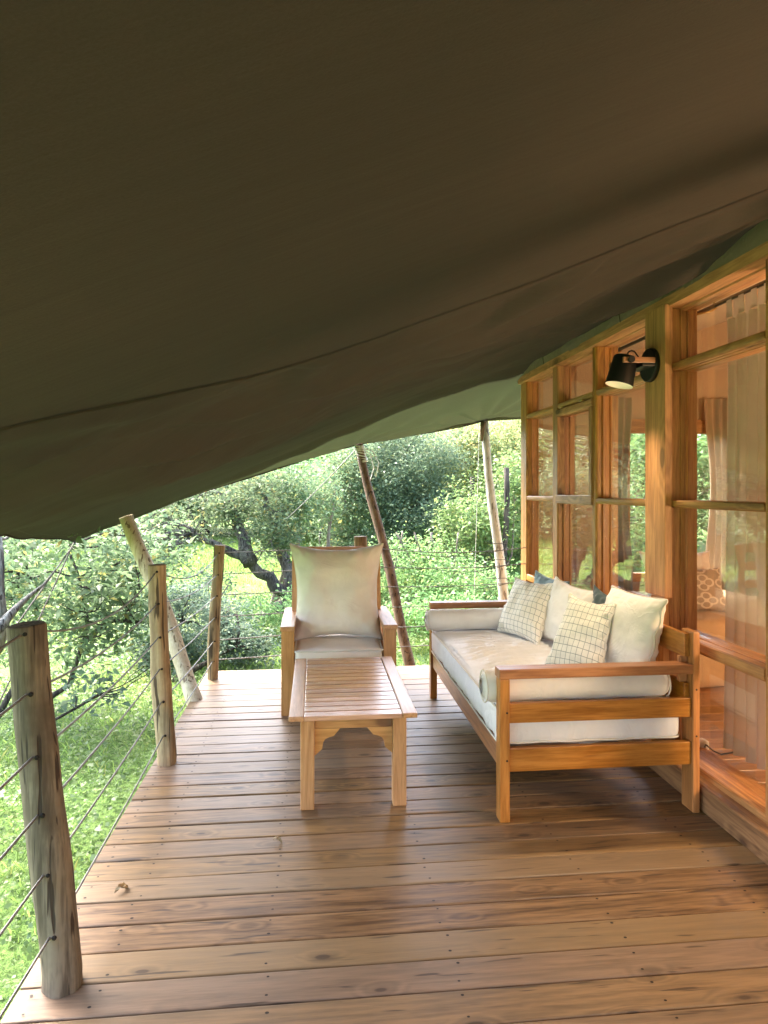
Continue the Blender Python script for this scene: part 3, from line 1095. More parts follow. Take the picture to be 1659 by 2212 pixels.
ORD = ['topmost', 'second from top', 'third from top', 'fourth from top', 'second lowest', 'lowest']
for l in range(6):
    start = Vector((-0.86, -0.9, LEV[0][l] + 0.02))
    p0, p1, p2, p3 = (post_xy(i, LEV[i][l]) for i in range(4))
    end = Vector((1.90, 5.97, (1.01, 0.865, 0.70, 0.53, 0.36, 0.19)[l]))
    amt = (0.10, 0.045, 0.022, 0.015, 0.012, 0.010)[l]
    pts = sag(start, p0, amt * 0.6) + sag(p0, p1, amt)[1:] + sag(p1, p2, amt * 1.1)[1:] + sag(p2, p3, 0.006)[1:] + sag(p3, end, (0.05, 0.03, 0.02, 0.02, 0.015, 0.01)[l])[1:]
    o = tube('railing_cable', pts, 0.0042, M_CABLE, None, 6, off=start)
    tag(o, f'{ORD[l]} of the six grey cables strung through the log posts', 'cable', 'cables of the deck railing')
for l, (amt, lab) in enumerate(((0.05, 'loose doubled wire looped below the topmost cable beside the tent corner'),
                                (0.04, 'loose doubled wire looped below the second cable beside the tent corner'),
                                (0.025, 'loose doubled wire looped below the third cable beside the tent corner'))):
    z = (1.01, 0.865, 0.70)[l]
    a, b = Vector((0.85 + 0.2 * l, 5.86, z - 0.03)), Vector((1.72, 5.95, z - 0.005))
    pts = sag(a, b, amt)
    pts += [b + Vector((0.02, 0, 0.02)), b + Vector((-0.02, 0, 0.045)), b + Vector((-0.2, -0.01, 0.045))]
    o = tube('tie_wire', pts, 0.003, M_WIRE, None, 6, off=a)
    tag(o, lab, 'wire', 'loose tie wires at the far railing')

# ------------------------------------------------------------------ leaning canopy poles
def pole(p_top, p_bot, r0, r1, mat, label, seed, extra=None):
    n = 14
    pts = [p_bot.lerp(p_top, k / (n - 1)) + Vector((0.012 * math.sin(k * 0.8 + seed), 0.01 * math.cos(k * 0.7 + seed), 0)) for k in range(n)]
    rad = [lerp(r0, r1, k / (n - 1)) * (1 + 0.04 * math.sin(k * 1.9 + seed)) for k in range(n)]
    o = tube('canopy_pole', pts, rad, mat, None, 14, 0.12, off=p_bot)
    tag(o, label, 'pole', 'leaning timber poles that hold up the canopy')
    return o


def extend(top, low, zb):
    k = (zb - top.z) / (low.z - top.z)
    return top.lerp(low, k)


pt = at_y(268, 1095, 5.75); pl = at_y(412, 1480, 5.15)
pA = pole(pt, extend(pt, pl, -0.7), 0.062, 0.056, M_POLE, 'thick pale debarked pole leaning behind the left railing', 1)
pt = at_y(775, 958, 6.88); pl = at_y(888, 1437, 6.2)
pB_bot = extend(pt, pl, -0.65)
pB = pole(pt, pB_bot, 0.052, 0.040, M_POLE_DK, 'dark brown leaning pole bound with white twine behind the armchair', 2)
wrapV, wrapF = [], []
for k in range(9):
    c = pt.lerp(pB_bot, 0.008 + 0.008 * k)
    th = np.linspace(0, 2 * math.pi, 13)
    tube_geo([c + Vector((0.044 * math.cos(a), 0.044 * math.sin(a), 0.01 * math.sin(a + k))) for a in th], 0.007, 5, V=wrapV, F=wrapF)
tw = pydata('twine_wrap', wrapV, wrapF, M_WRAP, pB, True, off=pB_bot)
ends = [[pt + Vector((0.05, -0.03, -0.05)), pt + Vector((0.14, -0.04, -0.08)), pt + Vector((0.20, -0.04, -0.2)), pt + Vector((0.17, -0.04, -0.34))],
        [pt + Vector((0.05, -0.03, -0.07)), pt + Vector((0.11, -0.04, -0.10)), pt + Vector((0.15, -0.04, -0.25)), pt + Vector((0.10, -0.04, -0.42)), pt + Vector((0.06, -0.05, -0.44))]]
for e in ends:
    tube('twine_end', e, 0.005, M_WRAP, pB, 5, off=pB_bot)
pt3 = at_y(1045, 912, 6.98); pl3 = at_y(1087, 1292, 6.6)
pC_bot = extend(pt3, pl3, -0.65)
pC = pole(pt3, pC_bot, 0.056, 0.040, M_POLE_GREY, 'pale grey pole with a leather strap beside the tent corner', 3)
V, F = tube_geo([pt3 + Vector((-0.012, -0.036, 0.0)), pt3 + Vector((-0.03, -0.045, -0.10)), pt3 + Vector((-0.032, -0.045, -0.2))], [0.03, 0.024, 0.012], 7)
pydata('strap', V, F, M_POLE_DK, pC, True, off=pC_bot)
# guy ropes
corner3 = Vector((ez_x[0], ez_y[0], ez_z[0]))
for k, (u2, v2, y2, lab) in enumerate(((85, 1328, 5.6, 'dark guy rope running from the canopy corner, left of its twin'), (-30, 1430, 4.9, 'dark guy rope running from the canopy corner, right of its twin'))):
    b_ = at_y(u2, v2, y2)
    low = corner3.lerp(b_, 2.3)
    o = tube('guy_rope', sag(corner3 + Vector((0.012 * k, 0, -0.01)), low, 0.02), 0.0065, M_ROPE, None, 6, off=corner3)
    tag(o, lab, 'rope', 'guy ropes of the canopy')
gA, gB = pt + Vector((-0.03, 0, -0.06)), at_y(620, 1120, 9.5)
o = tube('guy_line', sag(gA, gB, 0.02), 0.006, M_CABLE, None, 6, off=gA)
tag(o, 'thin pale line stretched from the twine bound pole into the trees', 'rope')
gC = pt3 + Vector((-0.05, 0, -0.12))
o = tube('guy_line', sag(gC, at_y(1023, 1330, 6.9), 0.005), 0.003, M_WRAP, None, 5, off=gC)
tag(o, 'thin string hanging beside the pale grey pole with the strap', 'rope')

# ------------------------------------------------------------------ wall lamps
def make_lamp(loc, label, power):
    root = empty('wall_lamp', loc, label, 'wall lamp', 'black wall lamps')
    L = Vector(loc)           # on the wall surface; wall normal is -X
    # back plate: a thick disc
    V, F = tube_geo([(0, 0, 0), (-0.022, 0, 0), (-0.027, 0, 0)], [0.092, 0.092, 0.087], 40)
    o = pydata('back_plate', V, F, M_BLACK, root, False)
    for p in o.data.polygons: p.use_smooth = len(p.vertices) == 4
    V, F = tube_geo([(-0.027, -0.03, 0.02), (-0.031, -0.03, 0.02)], 0.005, 8)
    pydata('screw', V, F, M_CABLE, o, True)
    c = Vector((-0.168, 0, -0.033))
    for s in (-1, 1):
        a = box('arm', (-0.205, s * 0.085 - 0.008, -0.004), (-0.026, s * 0.085 + 0.008, 0.027), M_FURN, root, bev=0.004)
        kn = tube('knob', [(-0.165, s * 0.094, 0.011), (-0.165, s * 0.110, 0.011)], 0.017, M_BLACK, root, 16)
    box('bracket', (-0.10, -0.094, -0.022), (-0.027, 0.094, -0.0045), M_BLACK, root, bev=0.003)
    # tilted open shade
    ax = Vector((0.242, 0, 0.97)).normalized()
    top, bot = c + ax * 0.078, c - ax * 0.082
    V, F = [], []
    sg = 40
    prof = [(top, 0.0), (top, 0.060), (top - ax * 0.006, 0.0645), (bot, 0.074)]
    u = ax.cross(Vector((0, 1, 0))).normalized()
    v = ax.cross(u)
    for p, r in prof:
        for k in range(sg):
            th = 2 * math.pi * k / sg
            V.append(tuple(p + (u * math.cos(th) + v * math.sin(th)) * max(r, 0.001)))
    F = [[i * sg + k, i * sg + (k + 1) % sg, (i + 1) * sg + (k + 1) % sg, (i + 1) * sg + k] for i in range(len(prof) - 1) for k in range(sg)]
    pydata('lamp_shade', V, F, M_BLACK, root, True)
    V = []
    prof = [(bot, 0.0738), (bot + ax * 0.001, 0.0715), (top - ax * 0.02, 0.061), (top - ax * 0.012, 0.0)]
    for p, r in prof:
        for k in range(sg):
            th = 2 * math.pi * k / sg
            V.append(tuple(p + (u * math.cos(th) + v * math.sin(th)) * max(r, 0.001)))
    pydata('shade_lining', V, F, M_SHADEIN, root, True)
    # bulb
    bc = c - ax * 0.03
    V, F = [], []
    bp = [(0.055, 0.012), (0.03, 0.014), (0.015, 0.024), (-0.005, 0.030), (-0.02, 0.026), (-0.030, 0.014), (-0.033, 0.001)]
    for h, r in bp:
        for k in range(16):
            th = 2 * math.pi * k / 16
            V.append(tuple(bc + ax * h + (u * math.cos(th) + v * math.sin(th)) * r))
    F = [[i * 16 + k, i * 16 + (k + 1) % 16, (i + 1) * 16 + (k + 1) % 16, (i + 1) * 16 + k] for i in range(len(bp) - 1) for k in range(16)]
    pydata('bulb', V, F, M_BULB, root, True)
    # cord
    cp = [top - ax * 0.004 + Vector((0.012, 0, 0)), top + Vector((0.012, 0, 0.022)), top + Vector((0.03, 0, 0.035)), top + Vector((0.05, 0, 0.03)),
          top + Vector((0.075, 0, 0.0)), top + Vector((0.10, 0, -0.018)), Vector((-0.02, 0, 0.028))]
    P = []
    for i in range(len(cp) - 1):
        p0, p1, p2, p3 = cp[max(i - 1, 0)], cp[i], cp[i + 1], cp[min(i + 2, len(cp) - 1)]
        for k in range(6):
            t = k / 6
            P.append(0.5 * ((2 * p1) + (p2 - p0) * t + (2 * p0 - 5 * p1 + 4 * p2 - p3) * t * t + (3 * p1 - p0 - 3 * p2 + p3) * t ** 3))
    tube('lamp_cord', P, 0.0042, M_BLACK, root, 8)
    ld = bpy.data.lights.new('lamp_light', 'SPOT')
    ld.energy = power
    ld.color = (1.0, 0.74, 0.46)
    ld.spot_size = R(104)
    ld.spot_blend = 1.0
    ld.shadow_soft_size = 0.03
    lo = bpy.data.objects.new('lamp_light', ld)
    COL.objects.link(lo)
    lo.parent = root
    lo.location = bc - ax * 0.036
    lo.rotation_euler = ax.to_track_quat('Z', 'Y').to_euler()
    return root


make_lamp((1.845, 3.577, 2.215), 'black wall lamp with wooden arms and an open tilted shade on the pale post', 7.0)
make_lamp((1.845, 1.455, 2.215), 'black wall lamp on the next post of the window wall nearer than the picture shows', 4.5)

# ------------------------------------------------------------------ things inside the tent
root = empty('curtain_rod', (2.16, 3.5, 2.53), 'dark steel curtain rod behind the upper panes', 'curtain rod')
tube('rod', [(0, -2.2, 0), (0, 1.55, 0)], 0.012, M_ROD, root, 10)
for yb in (-0.0, 1.15):
    tube('rod_bracket', [(-0.10, yb, 0.0), (-0.05, yb, 0.03), (0.0, yb, 0.02), (0.012, yb, -0.012), (-0.02, yb, -0.03), (-0.10, yb, -0.05)], 0.006, M_BRASS, root, 6)


def curtain(name, p0, p1, z0, z1, waves, amp, mat, label, gather=None, tabs=0, rodz=None, taper=0.0):
    p0, p1 = Vector((*p0, 0)), Vector((*p1, 0))
    d = p1 - p0
    nrm = Vector((-d.y, d.x, 0)).normalized()
    root = empty(name, (p0.x, p0.y, z0), label, 'curtain')
    off = Vector((p0.x, p0.y, z0))
    nu, nv = 120, 60
    V = []
    for j in range(nv):
        t = j / (nv - 1)
        z = lerp(z1, z0, t)
        for i in range(nu):
            s = i / (nu - 1)
            sw = s
            if taper:
                sw = 0.5 + (s - 0.5) * (1 - taper * math.sin(math.pi * min(1, t * 1.1)) ** 2)
            w = amp * math.sin(s * waves * 2 * math.pi + 1.2 * fbm(s * 3, t * 0.8, 1)) * (0.6 + 0.6 * t) + amp * 0.5 * fbm(s * 6, t * 1.2, 4)
            p = p0 + d * sw + nrm * w
            zz = z
            if gather and t > 0.80:
                k = (t - 0.80) / 0.20
                p += nrm * gather * math.sin(k * 3.0) * (0.6 + 0.5 * math.sin(s * 9))
                zz += 0.05 * k * s + 0.02 * k * math.sin(s * 17)
                p = p.lerp(p0 + d * (0.45 + 0.2 * s) + nrm * w, 0.10 * k)
            V.append((p.x, p.y, zz))
    pydata('curtain_cloth', V, grid_faces(nv, nu), mat, root, True, off=off)
    for k in range(tabs):
        s = (k + 0.5) / tabs
        c = p0 + d * s
        hw = d.normalized() * 0.022
        V = []
        path = [(-0.018, z1), (-0.02, rodz - 0.01), (-0.013, rodz + 0.012), (0.0, rodz + 0.017), (0.013, rodz + 0.012), (0.02, rodz - 0.01), (0.018, z1)]
        for q, zz in path:
            for sg in (-1, 1):
                e = c + nrm * q + hw * sg * (1.2 if zz == z1 else 1)
                V.append((e.x, e.y, zz))
        pydata('curtain_tab', V, grid_faces(len(path), 2), mat, root, True, off=off)
    return root


curtain('curtain', (2.17, 3.00), (2.17, 3.40), 0.17, 2.43, 4.5, 0.022, M_CURTAIN, 'grey sheer curtain bunched on the floor behind the large window', gather=0.0, tabs=4, rodz=2.53)
curtain('curtain', (2.17, 4.78), (2.17, 5.02), 0.2, 2.43, 3.5, 0.02, M_CURTAIN, 'pale tab top curtain behind the hinged sash', tabs=3, rodz=2.53)
curtain('curtain', (2.62, 6.02), (2.92, 6.02), 0.5, 2.38, 4, 0.025, M_CURTAIN2, 'gathered beige curtain left of the inner end window', taper=0.35)
curtain('curtain', (3.62, 6.02), (4.02, 6.02), 0.5, 2.38, 5, 0.03, M_CURTAIN2, 'gathered beige curtain over the right side of the inner end window', taper=0.3)


def soft_block(name, lo, hi, mat, parent=None, r=0.04, n=(28, 40, 10), wr=0.006, bulge=0.01, off=None, wfreq=5.0, wstretch=(1, 1), smooth=True):
    """mattress-like block: rounded, slightly bulging and wrinkled"""
    lo, hi = Vector(lo), Vector(hi)
    c, h = (lo + hi) / 2, (hi - lo) / 2
    bm = bmesh.new()
    bmesh.ops.create_cube(bm, size=2.0)
    me = bpy.data.meshes.new(name)
    # build each face as a grid
    bm.free()
    V, F = [], []
    idx = {}

    def vid(p):
        key = (round(p[0], 5), round(p[1], 5), round(p[2], 5))
        if key not in idx:
            idx[key] = len(V)
            V.append(key)
        return idx[key]
    ax = [np.linspace(-1, 1, n[i] + 1) for i in range(3)]
    for a in range(3):
        b, c2 = (a + 1) % 3, (a + 2) % 3
        for s in (-1, 1):
            for i in range(n[b]):
                for j in range(n[c2]):
                    q = []
                    for (ii, jj) in ((i, j), (i + 1, j), (i + 1, j + 1), (i, j + 1)):
                        p = [0, 0, 0]
                        p[a], p[b], p[c2] = s, ax[b][ii], ax[c2][jj]
                        q.append(vid(p))
                    F.append(q if s > 0 else q[::-1])
    out = []
    for p in V:
        w = Vector((p[0] * h.x, p[1] * h.y, p[2] * h.z))
        inner = Vector([max(-(h[i] - r), min(h[i] - r, w[i])) for i in range(3)])
        d = w - inner
        l = d.length
        if l > 1e-6:
            w = inner + d * (r / l) if l > r else w
        g = c + w
        bz = (1 - p[0] ** 2) * (1 - p[1] ** 2)
        w.z += bulge * bz * (1 if p[2] > 0 else 0)
        for a_, b_ in ((0, 1), (1, 0)):
            w[a_] += bulge * 0.6 * p[a_] * (1 - p[2] ** 2) * (1 - p[b_] ** 2)
        nn = fbm(g.x * wfreq * wstretch[0], g.y * wfreq * wstretch[1], g.z * wfreq, 4)
        nd = Vector((p[0] ** 5, p[1] ** 5, p[2] ** 5))
        if nd.length > 0:
            w += nd.normalized() * wr * (nn - 0.2 * abs(fbm(g.x * 9, g.y * 5, 2)))
        out.append(c + w)
    return pydata(name, out, F, mat, parent, smooth, off=off)


bed = empty('bed', (3.1, 5.3, 0.115), 'low bed under a tan cover inside the tent', 'bed')
BO = Vector((3.1, 5.3, 0.115))
soft_block('bed_cover', (2.42, 4.55, 0.117), (4.3, 6.0, 0.60), M_BED, bed, 0.05, (30, 24, 12), 0.016, 0.02, off=BO, wfreq=3.2, wstretch=(0.4, 1.2))


def pillow(name, BL, BR, TL, TR, thick, mat, parent=None, seed=0, n=44, off=None, pipe=None, piper=0.006, pinch=0.07, wr=0.008, sagk=0.0, back=None, uv=True):
    """a stuffed cushion between four corners. thickness along the face normal; corners stay sharp, edges draw in"""
    BL, BR, TL, TR = map(Vector, (BL, BR, TL, TR))
    nrm = ((BR - BL).cross(TL - BL)).normalized()
    if off is None:
        off = (BL + BR) / 2
    W_, H_ = (BR - BL).length, (TL - BL).length

    def mid(u, v):
        # edges are drawn in between the corners
        uu = u + (0.5 - u) * pinch * 2.0 * (4 * v * (1 - v)) * abs(2 * u - 1) ** 3
        vv = v + (0.5 - v) * pinch * 2.0 * (4 * u * (1 - u)) * abs(2 * v - 1) ** 3
        p = BL * (1 - uu) * (1 - vv) + BR * uu * (1 - vv) + TL * (1 - uu) * vv + TR * uu * vv
        return p
    V, UV = [], []
    idx = {}
    F = []
    for side in (1, -1):
        for i in range(n + 1):
            for j in range(n + 1):
                u, v = i / n, j / n
                # denser near the border
                u = 0.5 - 0.5 * math.cos(math.pi * u)
                v = 0.5 - 0.5 * math.cos(math.pi * v)
                border = i in (0, n) or j in (0, n)
                if border and side == -1:
                    idx[(side, i, j)] = idx[(1, i, j)]
                    continue
                a, b = 4 * u * (1 - u), 4 * v * (1 - v)
                t = thick * 0.5 * (a * b) ** 0.42
                t *= 1 + 0.16 * (0.5 - v) + sagk * (0.5 - v)
                p = mid(u, v)
                # puckers that run in from the seams, and broad dents
                e = 1 - min(1.0, min(u, 1 - u, v, 1 - v) * 5)
                rid = 1 - 2.6 * abs(fbm(u * 1.7 + v * 0.8 + seed * 1.3, v * 1.9 - u * 0.6, side * 3 + seed * 0.7, 3))
                wob = wr * (fbm(u * 3.1 + seed, v * 3.1, side * 2 + seed, 4) * 1.1 + 0.9 * max(-0.6, rid))
                if min(u, 1 - u) < min(v, 1 - v):
                    wob += wr * 0.9 * e * math.sin(v * 46 + 5 * fbm(v * 4, u * 2, seed))
                else:
                    wob += wr * 0.9 * e * math.sin(u * 46 + 5 * fbm(u * 4, v * 2, seed + 3))
                if border:
                    wob = 0
                    t = 0
                    p = p + nrm * wr * 0.8 * math.sin((u + v) * 23 + seed)
                idx[(side, i, j)] = len(V)
                V.append(p + nrm * side * (t + wob * min(1, (a * b) * 6)))
                UV.append((u, v))
        for i in range(n):
            for j in range(n):
                q = [idx[(side, i, j)], idx[(side, i + 1, j)], idx[(side, i + 1, j + 1)], idx[(side, i, j + 1)]]
                F.append(q if side > 0 else q[::-1])
    o = pydata(name, V, F, mat, parent, True, off=off)
    if parent is None:
        o.location = off
    if uv:
        lay = o.data.uv_layers.new(name='UVMap')
        for lp in o.data.loops:
            lay.data[lp.index].uv = UV[lp.vertex_index]
    if pipe:
        ring = [(i, 0) for i in range(n)] + [(n, j) for j in range(n)] + [(i, n) for i in range(n, 0, -1)] + [(0, j) for j in range(n, 0, -1)]
        pts = [Vector(V[idx[(1, i, j)]]) for i, j in ring]
        pts.append(pts[0])
        # keep even spacing
        PP = [pts[0]]
        for p in pts[1:]:
            if (p - PP[-1]).length > 0.006:
                PP.append(p)
        PP.append(pts[0])
        tube('piping', PP, piper, pipe, o, 6, off=off)
    return o


o = pillow('cushion', (2.62, 4.86, 0.61), (3.10, 4.80, 0.61), (2.66, 5.02, 0.93), (3.12, 4.98, 0.93), 0.14, M_QUATRE, None, 21)
tag(o, 'cushion with grey and white quatrefoil print on the bed inside', 'cushion')
o = pillow('bed_pillow', (2.60, 5.12, 0.62), (3.2, 5.10, 0.62), (2.62, 5.3, 1.03), (3.22, 5.28, 1.03), 0.18, M_WHITE, None, 22)
tag(o, 'plain white pillow behind the quatrefoil cushion on the bed', 'pillow')
pa = at_z(1516, 1612, 0.13)
root = empty('power_adapter', (pa.x, pa.y, 0.116), 'small white plug adapter with a cord on the floor inside the glass', 'adapter')
soft_block('adapter_body', (-0.03, -0.03, 0), (0.03, 0.04, 0.05), M_WHITEPL, root, 0.012, (6, 6, 6), 0, 0)
tube('adapter_cord', [(0, -0.03, 0.02), (-0.02, -0.07, 0.05), (0.0, -0.11, 0.03), (0.05, -0.10, 0.006), (0.2, -0.06, 0.006), (0.42, -0.05, 0.006)], 0.004, M_BLACK, root, 6)
# warm lamp inside the room, standing past the picture's right edge
root = empty('floor_lamp', (3.3, 1.35, 0.116), 'lit globe floor lamp standing inside the tent room', 'lamp')
V, F = tube_geo([(0, 0, 0), (0, 0, 0.025)], 0.13, 24)
pydata('lamp_base', V, F, M_BLACK, root)
V, F = tube_geo([(0, 0, 0.026), (0, 0, 0.86)], 0.011, 10)
pydata('lamp_stem', V, F, M_BLACK, root, True)
bm = bmesh.new()
bmesh.ops.create_uvsphere(bm, u_segments=24, v_segments=14, radius=0.22)
bmesh.ops.translate(bm, verts=bm.verts, vec=(0, 0, 1.06))
me = bpy.data.meshes.new('lamp_globe')
bm.to_mesh(me)
bm.free()
link('lamp_globe', me, M_GLOBE, root, True)

# ------------------------------------------------------------------ coffee table
TX0, TX1, TY0, TY1, TZ = -0.122, 0.488, 3.215, 4.33, 0.465
table = empty('coffee_table', ((TX0 + TX1) / 2, (TY0 + TY1) / 2, 0), 'low slatted wooden coffee table in front of the armchair', 'coffee table')
TO = Vector(table.location)


def PT(o, off=TO):
    o.location = Vector(o.location) - off
    return o


for x0, x1 in ((TX0, TX0 + 0.070), (TX1 - 0.070, TX1)):
    PT(box('side_board', (x0, TY0, TZ - 0.024), (x1, TY1, TZ), M_TABLE, table, bev=0.006, seg=3))
ns_ = 15
sw = (TY1 - TY0) / ns_
for k in range(ns_):
    PT(box('slat', (TX0 + 0.0725, TY0 + 0.004 + k * sw, TZ - 0.024 - random.uniform(0, 0.001)), (TX1 - 0.0725, TY0 + (k + 1) * sw - 0.003, TZ - random.uniform(0.0005, 0.002)), M_SLAT, table, bev=0.003))
lx = (-0.068, -0.002), (0.376, 0.442)
for x0, x1 in lx:
    for y0 in (TY0 + 0.05, TY1 - 0.05 - 0.066):
        PT(box('leg', (x0, y0, 0.001), (x1, y0 + 0.066, TZ - 0.0245), M_TABLE, table, bev=0.005))
for y0 in (TY0 + 0.072, TY1 - 0.05 - 0.05):
    PT(box('apron', (-0.001, y0, TZ - 0.086), (0.375, y0 + 0.022, TZ - 0.0245), M_TABLE, table))
for x0 in (-0.050, 0.404):
    PT(box('side_apron', (x0, TY0 + 0.117, TZ - 0.086), (x0 + 0.022, TY1 - 0.117, TZ - 0.0245), M_TABLE, table))
bp = [(0, 0), (0.122, 0), (0.092, -0.036), (0.072, -0.040), (0.050, -0.050), (0.041, -0.066), (0.036, -0.096), (0, -0.128)]
for s, x0 in ((1, -0.001), (-1, 0.375)):
    for y0 in (TY0 + 0.074, TY1 - 0.098):
        poly = [(x0 + s * a, TZ - 0.0865 + b) for a, b in bp]
        PT(prism('corner_bracket', poly, 'y', y0, y0 + 0.018, M_TABLE[0], table))

# ------------------------------------------------------------------ armchair
AX0, AX1, AY0, AY1 = -0.226, 0.558, 4.63, 5.38
chair = empty('armchair', ((AX0 + AX1) / 2, (AY0 + AY1) / 2, 0), 'honey pine armchair at the end of the deck', 'armchair')
AO = Vector(chair.location)
for x0, x1, xi in ((AX0, AX0 + 0.088, 1), (AX1 - 0.088, AX1, -1)):
    PT(box('front_leg', (x0, AY0 + 0.01, 0.001), (x1, AY0 + 0.065, 0.574), M_CHAIR, chair, bev=0.005), AO)
    PT(box('rear_leg', (x0, AY1 - 0.07, 0.001), (x1, AY1 - 0.015, 0.574), M_CHAIR, chair, bev=0.005), AO)
    PT(box('armrest', (x0 - (0.006 if xi > 0 else 0.004), AY0 - 0.012, 0.575), (x1 + (0.004 if xi > 0 else 0.006), AY1, 0.608), M_CHAIR, chair, bev=0.006, seg=3), AO)
    xs = x0 + 0.035 if xi > 0 else x1 - 0.060
    PT(box('side_panel', (xs, AY0 + 0.066, 0.27), (xs + 0.025, AY1 - 0.071, 0.573), M_CHAIR, chair, bev=0.003), AO)
PT(box('front_rail', (AX0 + 0.089, AY0 + 0.02, 0.20), (AX1 - 0.089, AY0 + 0.045, 0.318), M_CHAIR, chair), AO)
PT(box('rear_rail', (AX0 + 0.089, AY1 - 0.055, 0.20), (AX1 - 0.089, AY1 - 0.03, 0.318), M_CHAIR, chair), AO)
for k in range(6):
    yk = AY0 + 0.06 + k * 0.105
    PT(box('seat_slat', (AX0 + 0.062, yk, 0.285), (AX1 - 0.062, yk + 0.07, 0.3), M_CHAIR, chair), AO)
for x0 in (AX0 + 0.052, AX1 - 0.052 - 0.04):
    PT(box('back_post', (x0, 5.235, 0.30), (x0 + 0.04, 5.275, 1.08), M_CHAIR, chair, rot=(R(-7), 0, 0)), AO)
for k in range(5):
    zz = 0.42 + 0.15 * k
    PT(box('back_slat', (AX0 + 0.094, 5.215 + 0.0185 * k, zz), (AX1 - 0.094, 5.232 + 0.0185 * k, zz + 0.07), M_CHAIR, chair, rot=(R(-7), 0, 0)), AO)
sc = soft_block('seat_cushion', (AX0 + 0.093, AY0 + 0.0, 0.302), (AX1 - 0.093, AY1 - 0.14, 0.445), M_CREAM, None, 0.025, (26, 26, 8), 0.007, 0.014, wfreq=4)
tag(sc, 'cream seat cushion lying on the armchair', 'cushion')


def rect_pipe(x0, x1, y0, y1, z, r, cr=0.02):
    P = []
    for (cx_, cy_, a0) in ((x1 - cr, y1 - cr, 0), (x0 + cr, y1 - cr, 90), (x0 + cr, y0 + cr, 180), (x1 - cr, y0 + cr, 270)):
        for k in range(5):
            a = R(a0 + 22.5 * k)
            P.append(Vector((cx_ + cr * math.cos(a), cy_ + cr * math.sin(a), z)))
    P.append(P[0])
    Q = []
    for a, b in zip(P[:-1], P[1:]):
        m_ = max(1, int((b - a).length / 0.03))
        for k in range(m_):
            q = a.lerp(b, k / m_)
            q.z += 0.004 * fbm(q.x * 8, q.y * 8, z * 3)
            Q.append(q)
    Q.append(P[0])
    return Q


tube('piping', rect_pipe(AX0 + 0.092, AX1 - 0.092, AY0 - 0.004, AY1 - 0.138, 0.436, 0.02), 0.006, M_PIPE, sc, 6)
bc_ = pillow('back_cushion', (-0.168, 4.98, 0.425), (0.498, 4.98, 0.425), (-0.185, 5.10, 1.13), (0.512, 5.10, 1.125), 0.35, M_CREAM, None, 5, n=44, pipe=M_PIPE, piper=0.0055, pinch=0.075, wr=0.017, sagk=0.15)
tag(bc_, 'large plump cream back cushion standing on the armchair seat', 'cushion')

# ------------------------------------------------------------------ daybed
SX0, SX1, SY0, SY1 = 0.845, 1.812, 3.05, 4.99
sofa = empty('daybed', ((SX0 + SX1) / 2, (SY0 + SY1) / 2, 0), 'varnished pine daybed standing against the window wall', 'daybed')
SO = Vector(sofa.location)
for k, (ya, yb, s) in enumerate(((SY0, SY0 + 0.07, 1), (SY1 - 0.07, SY1, -1))):
    PT(box('front_leg', (SX0, ya, 0.001), (SX0 + 0.047, yb, 0.658), M_FURN, sofa, bev=0.005), SO)
    y0, y1 = (SY0, SY0 + 0.105) if s > 0 else (SY1 - 0.105, SY1)
    PT(box('rear_leg', (1.778, y0, 0.001), (SX1, y1, 0.858), M_FURN, sofa, bev=0.006), SO)
    y0, y1 = (SY0 - 0.002, SY0 + 0.082) if s > 0 else (SY1 - 0.082, SY1 + 0.002)
    PT(box('armrest', (SX0 - 0.003, y0, 0.659), (1.7775, y1, 0.704), M_FURN, sofa, bev=0.005), SO)
    y0, y1 = (SY0 + 0.014, SY0 + 0.044) if s > 0 else (SY1 - 0.044, SY1 - 0.014)
    PT(box('end_rail', (SX0 + 0.0475, y0, 0.452), (1.7775, y1, 0.543), M_FURN, sofa, bev=0.004), SO)
    PT(box('end_rail', (SX0 + 0.0475, y0, 0.228), (1.7775, y1, 0.336), M_FURN, sofa, bev=0.004), SO)
PT(box('front_rail', (SX0 + 0.012, SY0 + 0.0705, 0.232), (SX0 + 0.040, SY1 - 0.0705, 0.338), M_FURN, sofa), SO)
PT(box('back_rail', (1.748, SY0 + 0.106, 0.228), (1.776, SY1 - 0.106, 0.336), M_FURN, sofa), SO)
for z0 in (0.50, 0.735):
    PT(box('back_rail', (1.750, SY0 + 0.03, z0), (1.776, SY1 - 0.03, z0 + 0.11), M_FURN, sofa, bev=0.005), SO)
PT(box('back_block', (1.738, SY0 + 0.05, 0.6105), (1.777, SY0 + 0.075, 0.7345), M_FURN, sofa), SO)
for k in range(12):
    yk = SY0 + 0.12 + k * 0.152
    PT(box('bed_slat', (SX0 + 0.041, yk, 0.318), (1.7475, yk + 0.08, 0.3365), M_FURN, sofa), SO)
for (bx, bz) in ((SX0 + 0.033, 0.505), (SX0 + 0.033, 0.285), (1.795, 0.585), (1.795, 0.365)):
    tube('bolt', [(bx, SY0 - 0.001, bz), (bx, SY0 + 0.003, bz)], 0.005, M_NAIL, sofa, 8, off=SO)

mat_ = soft_block('mattress', (0.852, SY0 + 0.048, 0.339), (1.744, SY1 - 0.05, 0.512), M_SHEET, None, 0.035, (60, 120, 10), 0.010, 0.012, wfreq=3.0, wstretch=(0.7, 2.6))
tag(mat_, 'thick white mattress with wrinkled cover on the daybed', 'mattress')
tube('piping', rect_pipe(0.850, 1.744, SY0 + 0.046, SY1 - 0.046, 0.503, 0.02, 0.035), 0.005, M_PIPE, mat_, 6)
tube('piping', rect_pipe(0.850, 1.744, SY0 + 0.046, SY1 - 0.046, 0.350, 0.02, 0.035), 0.005, M_PIPE, mat_, 6)
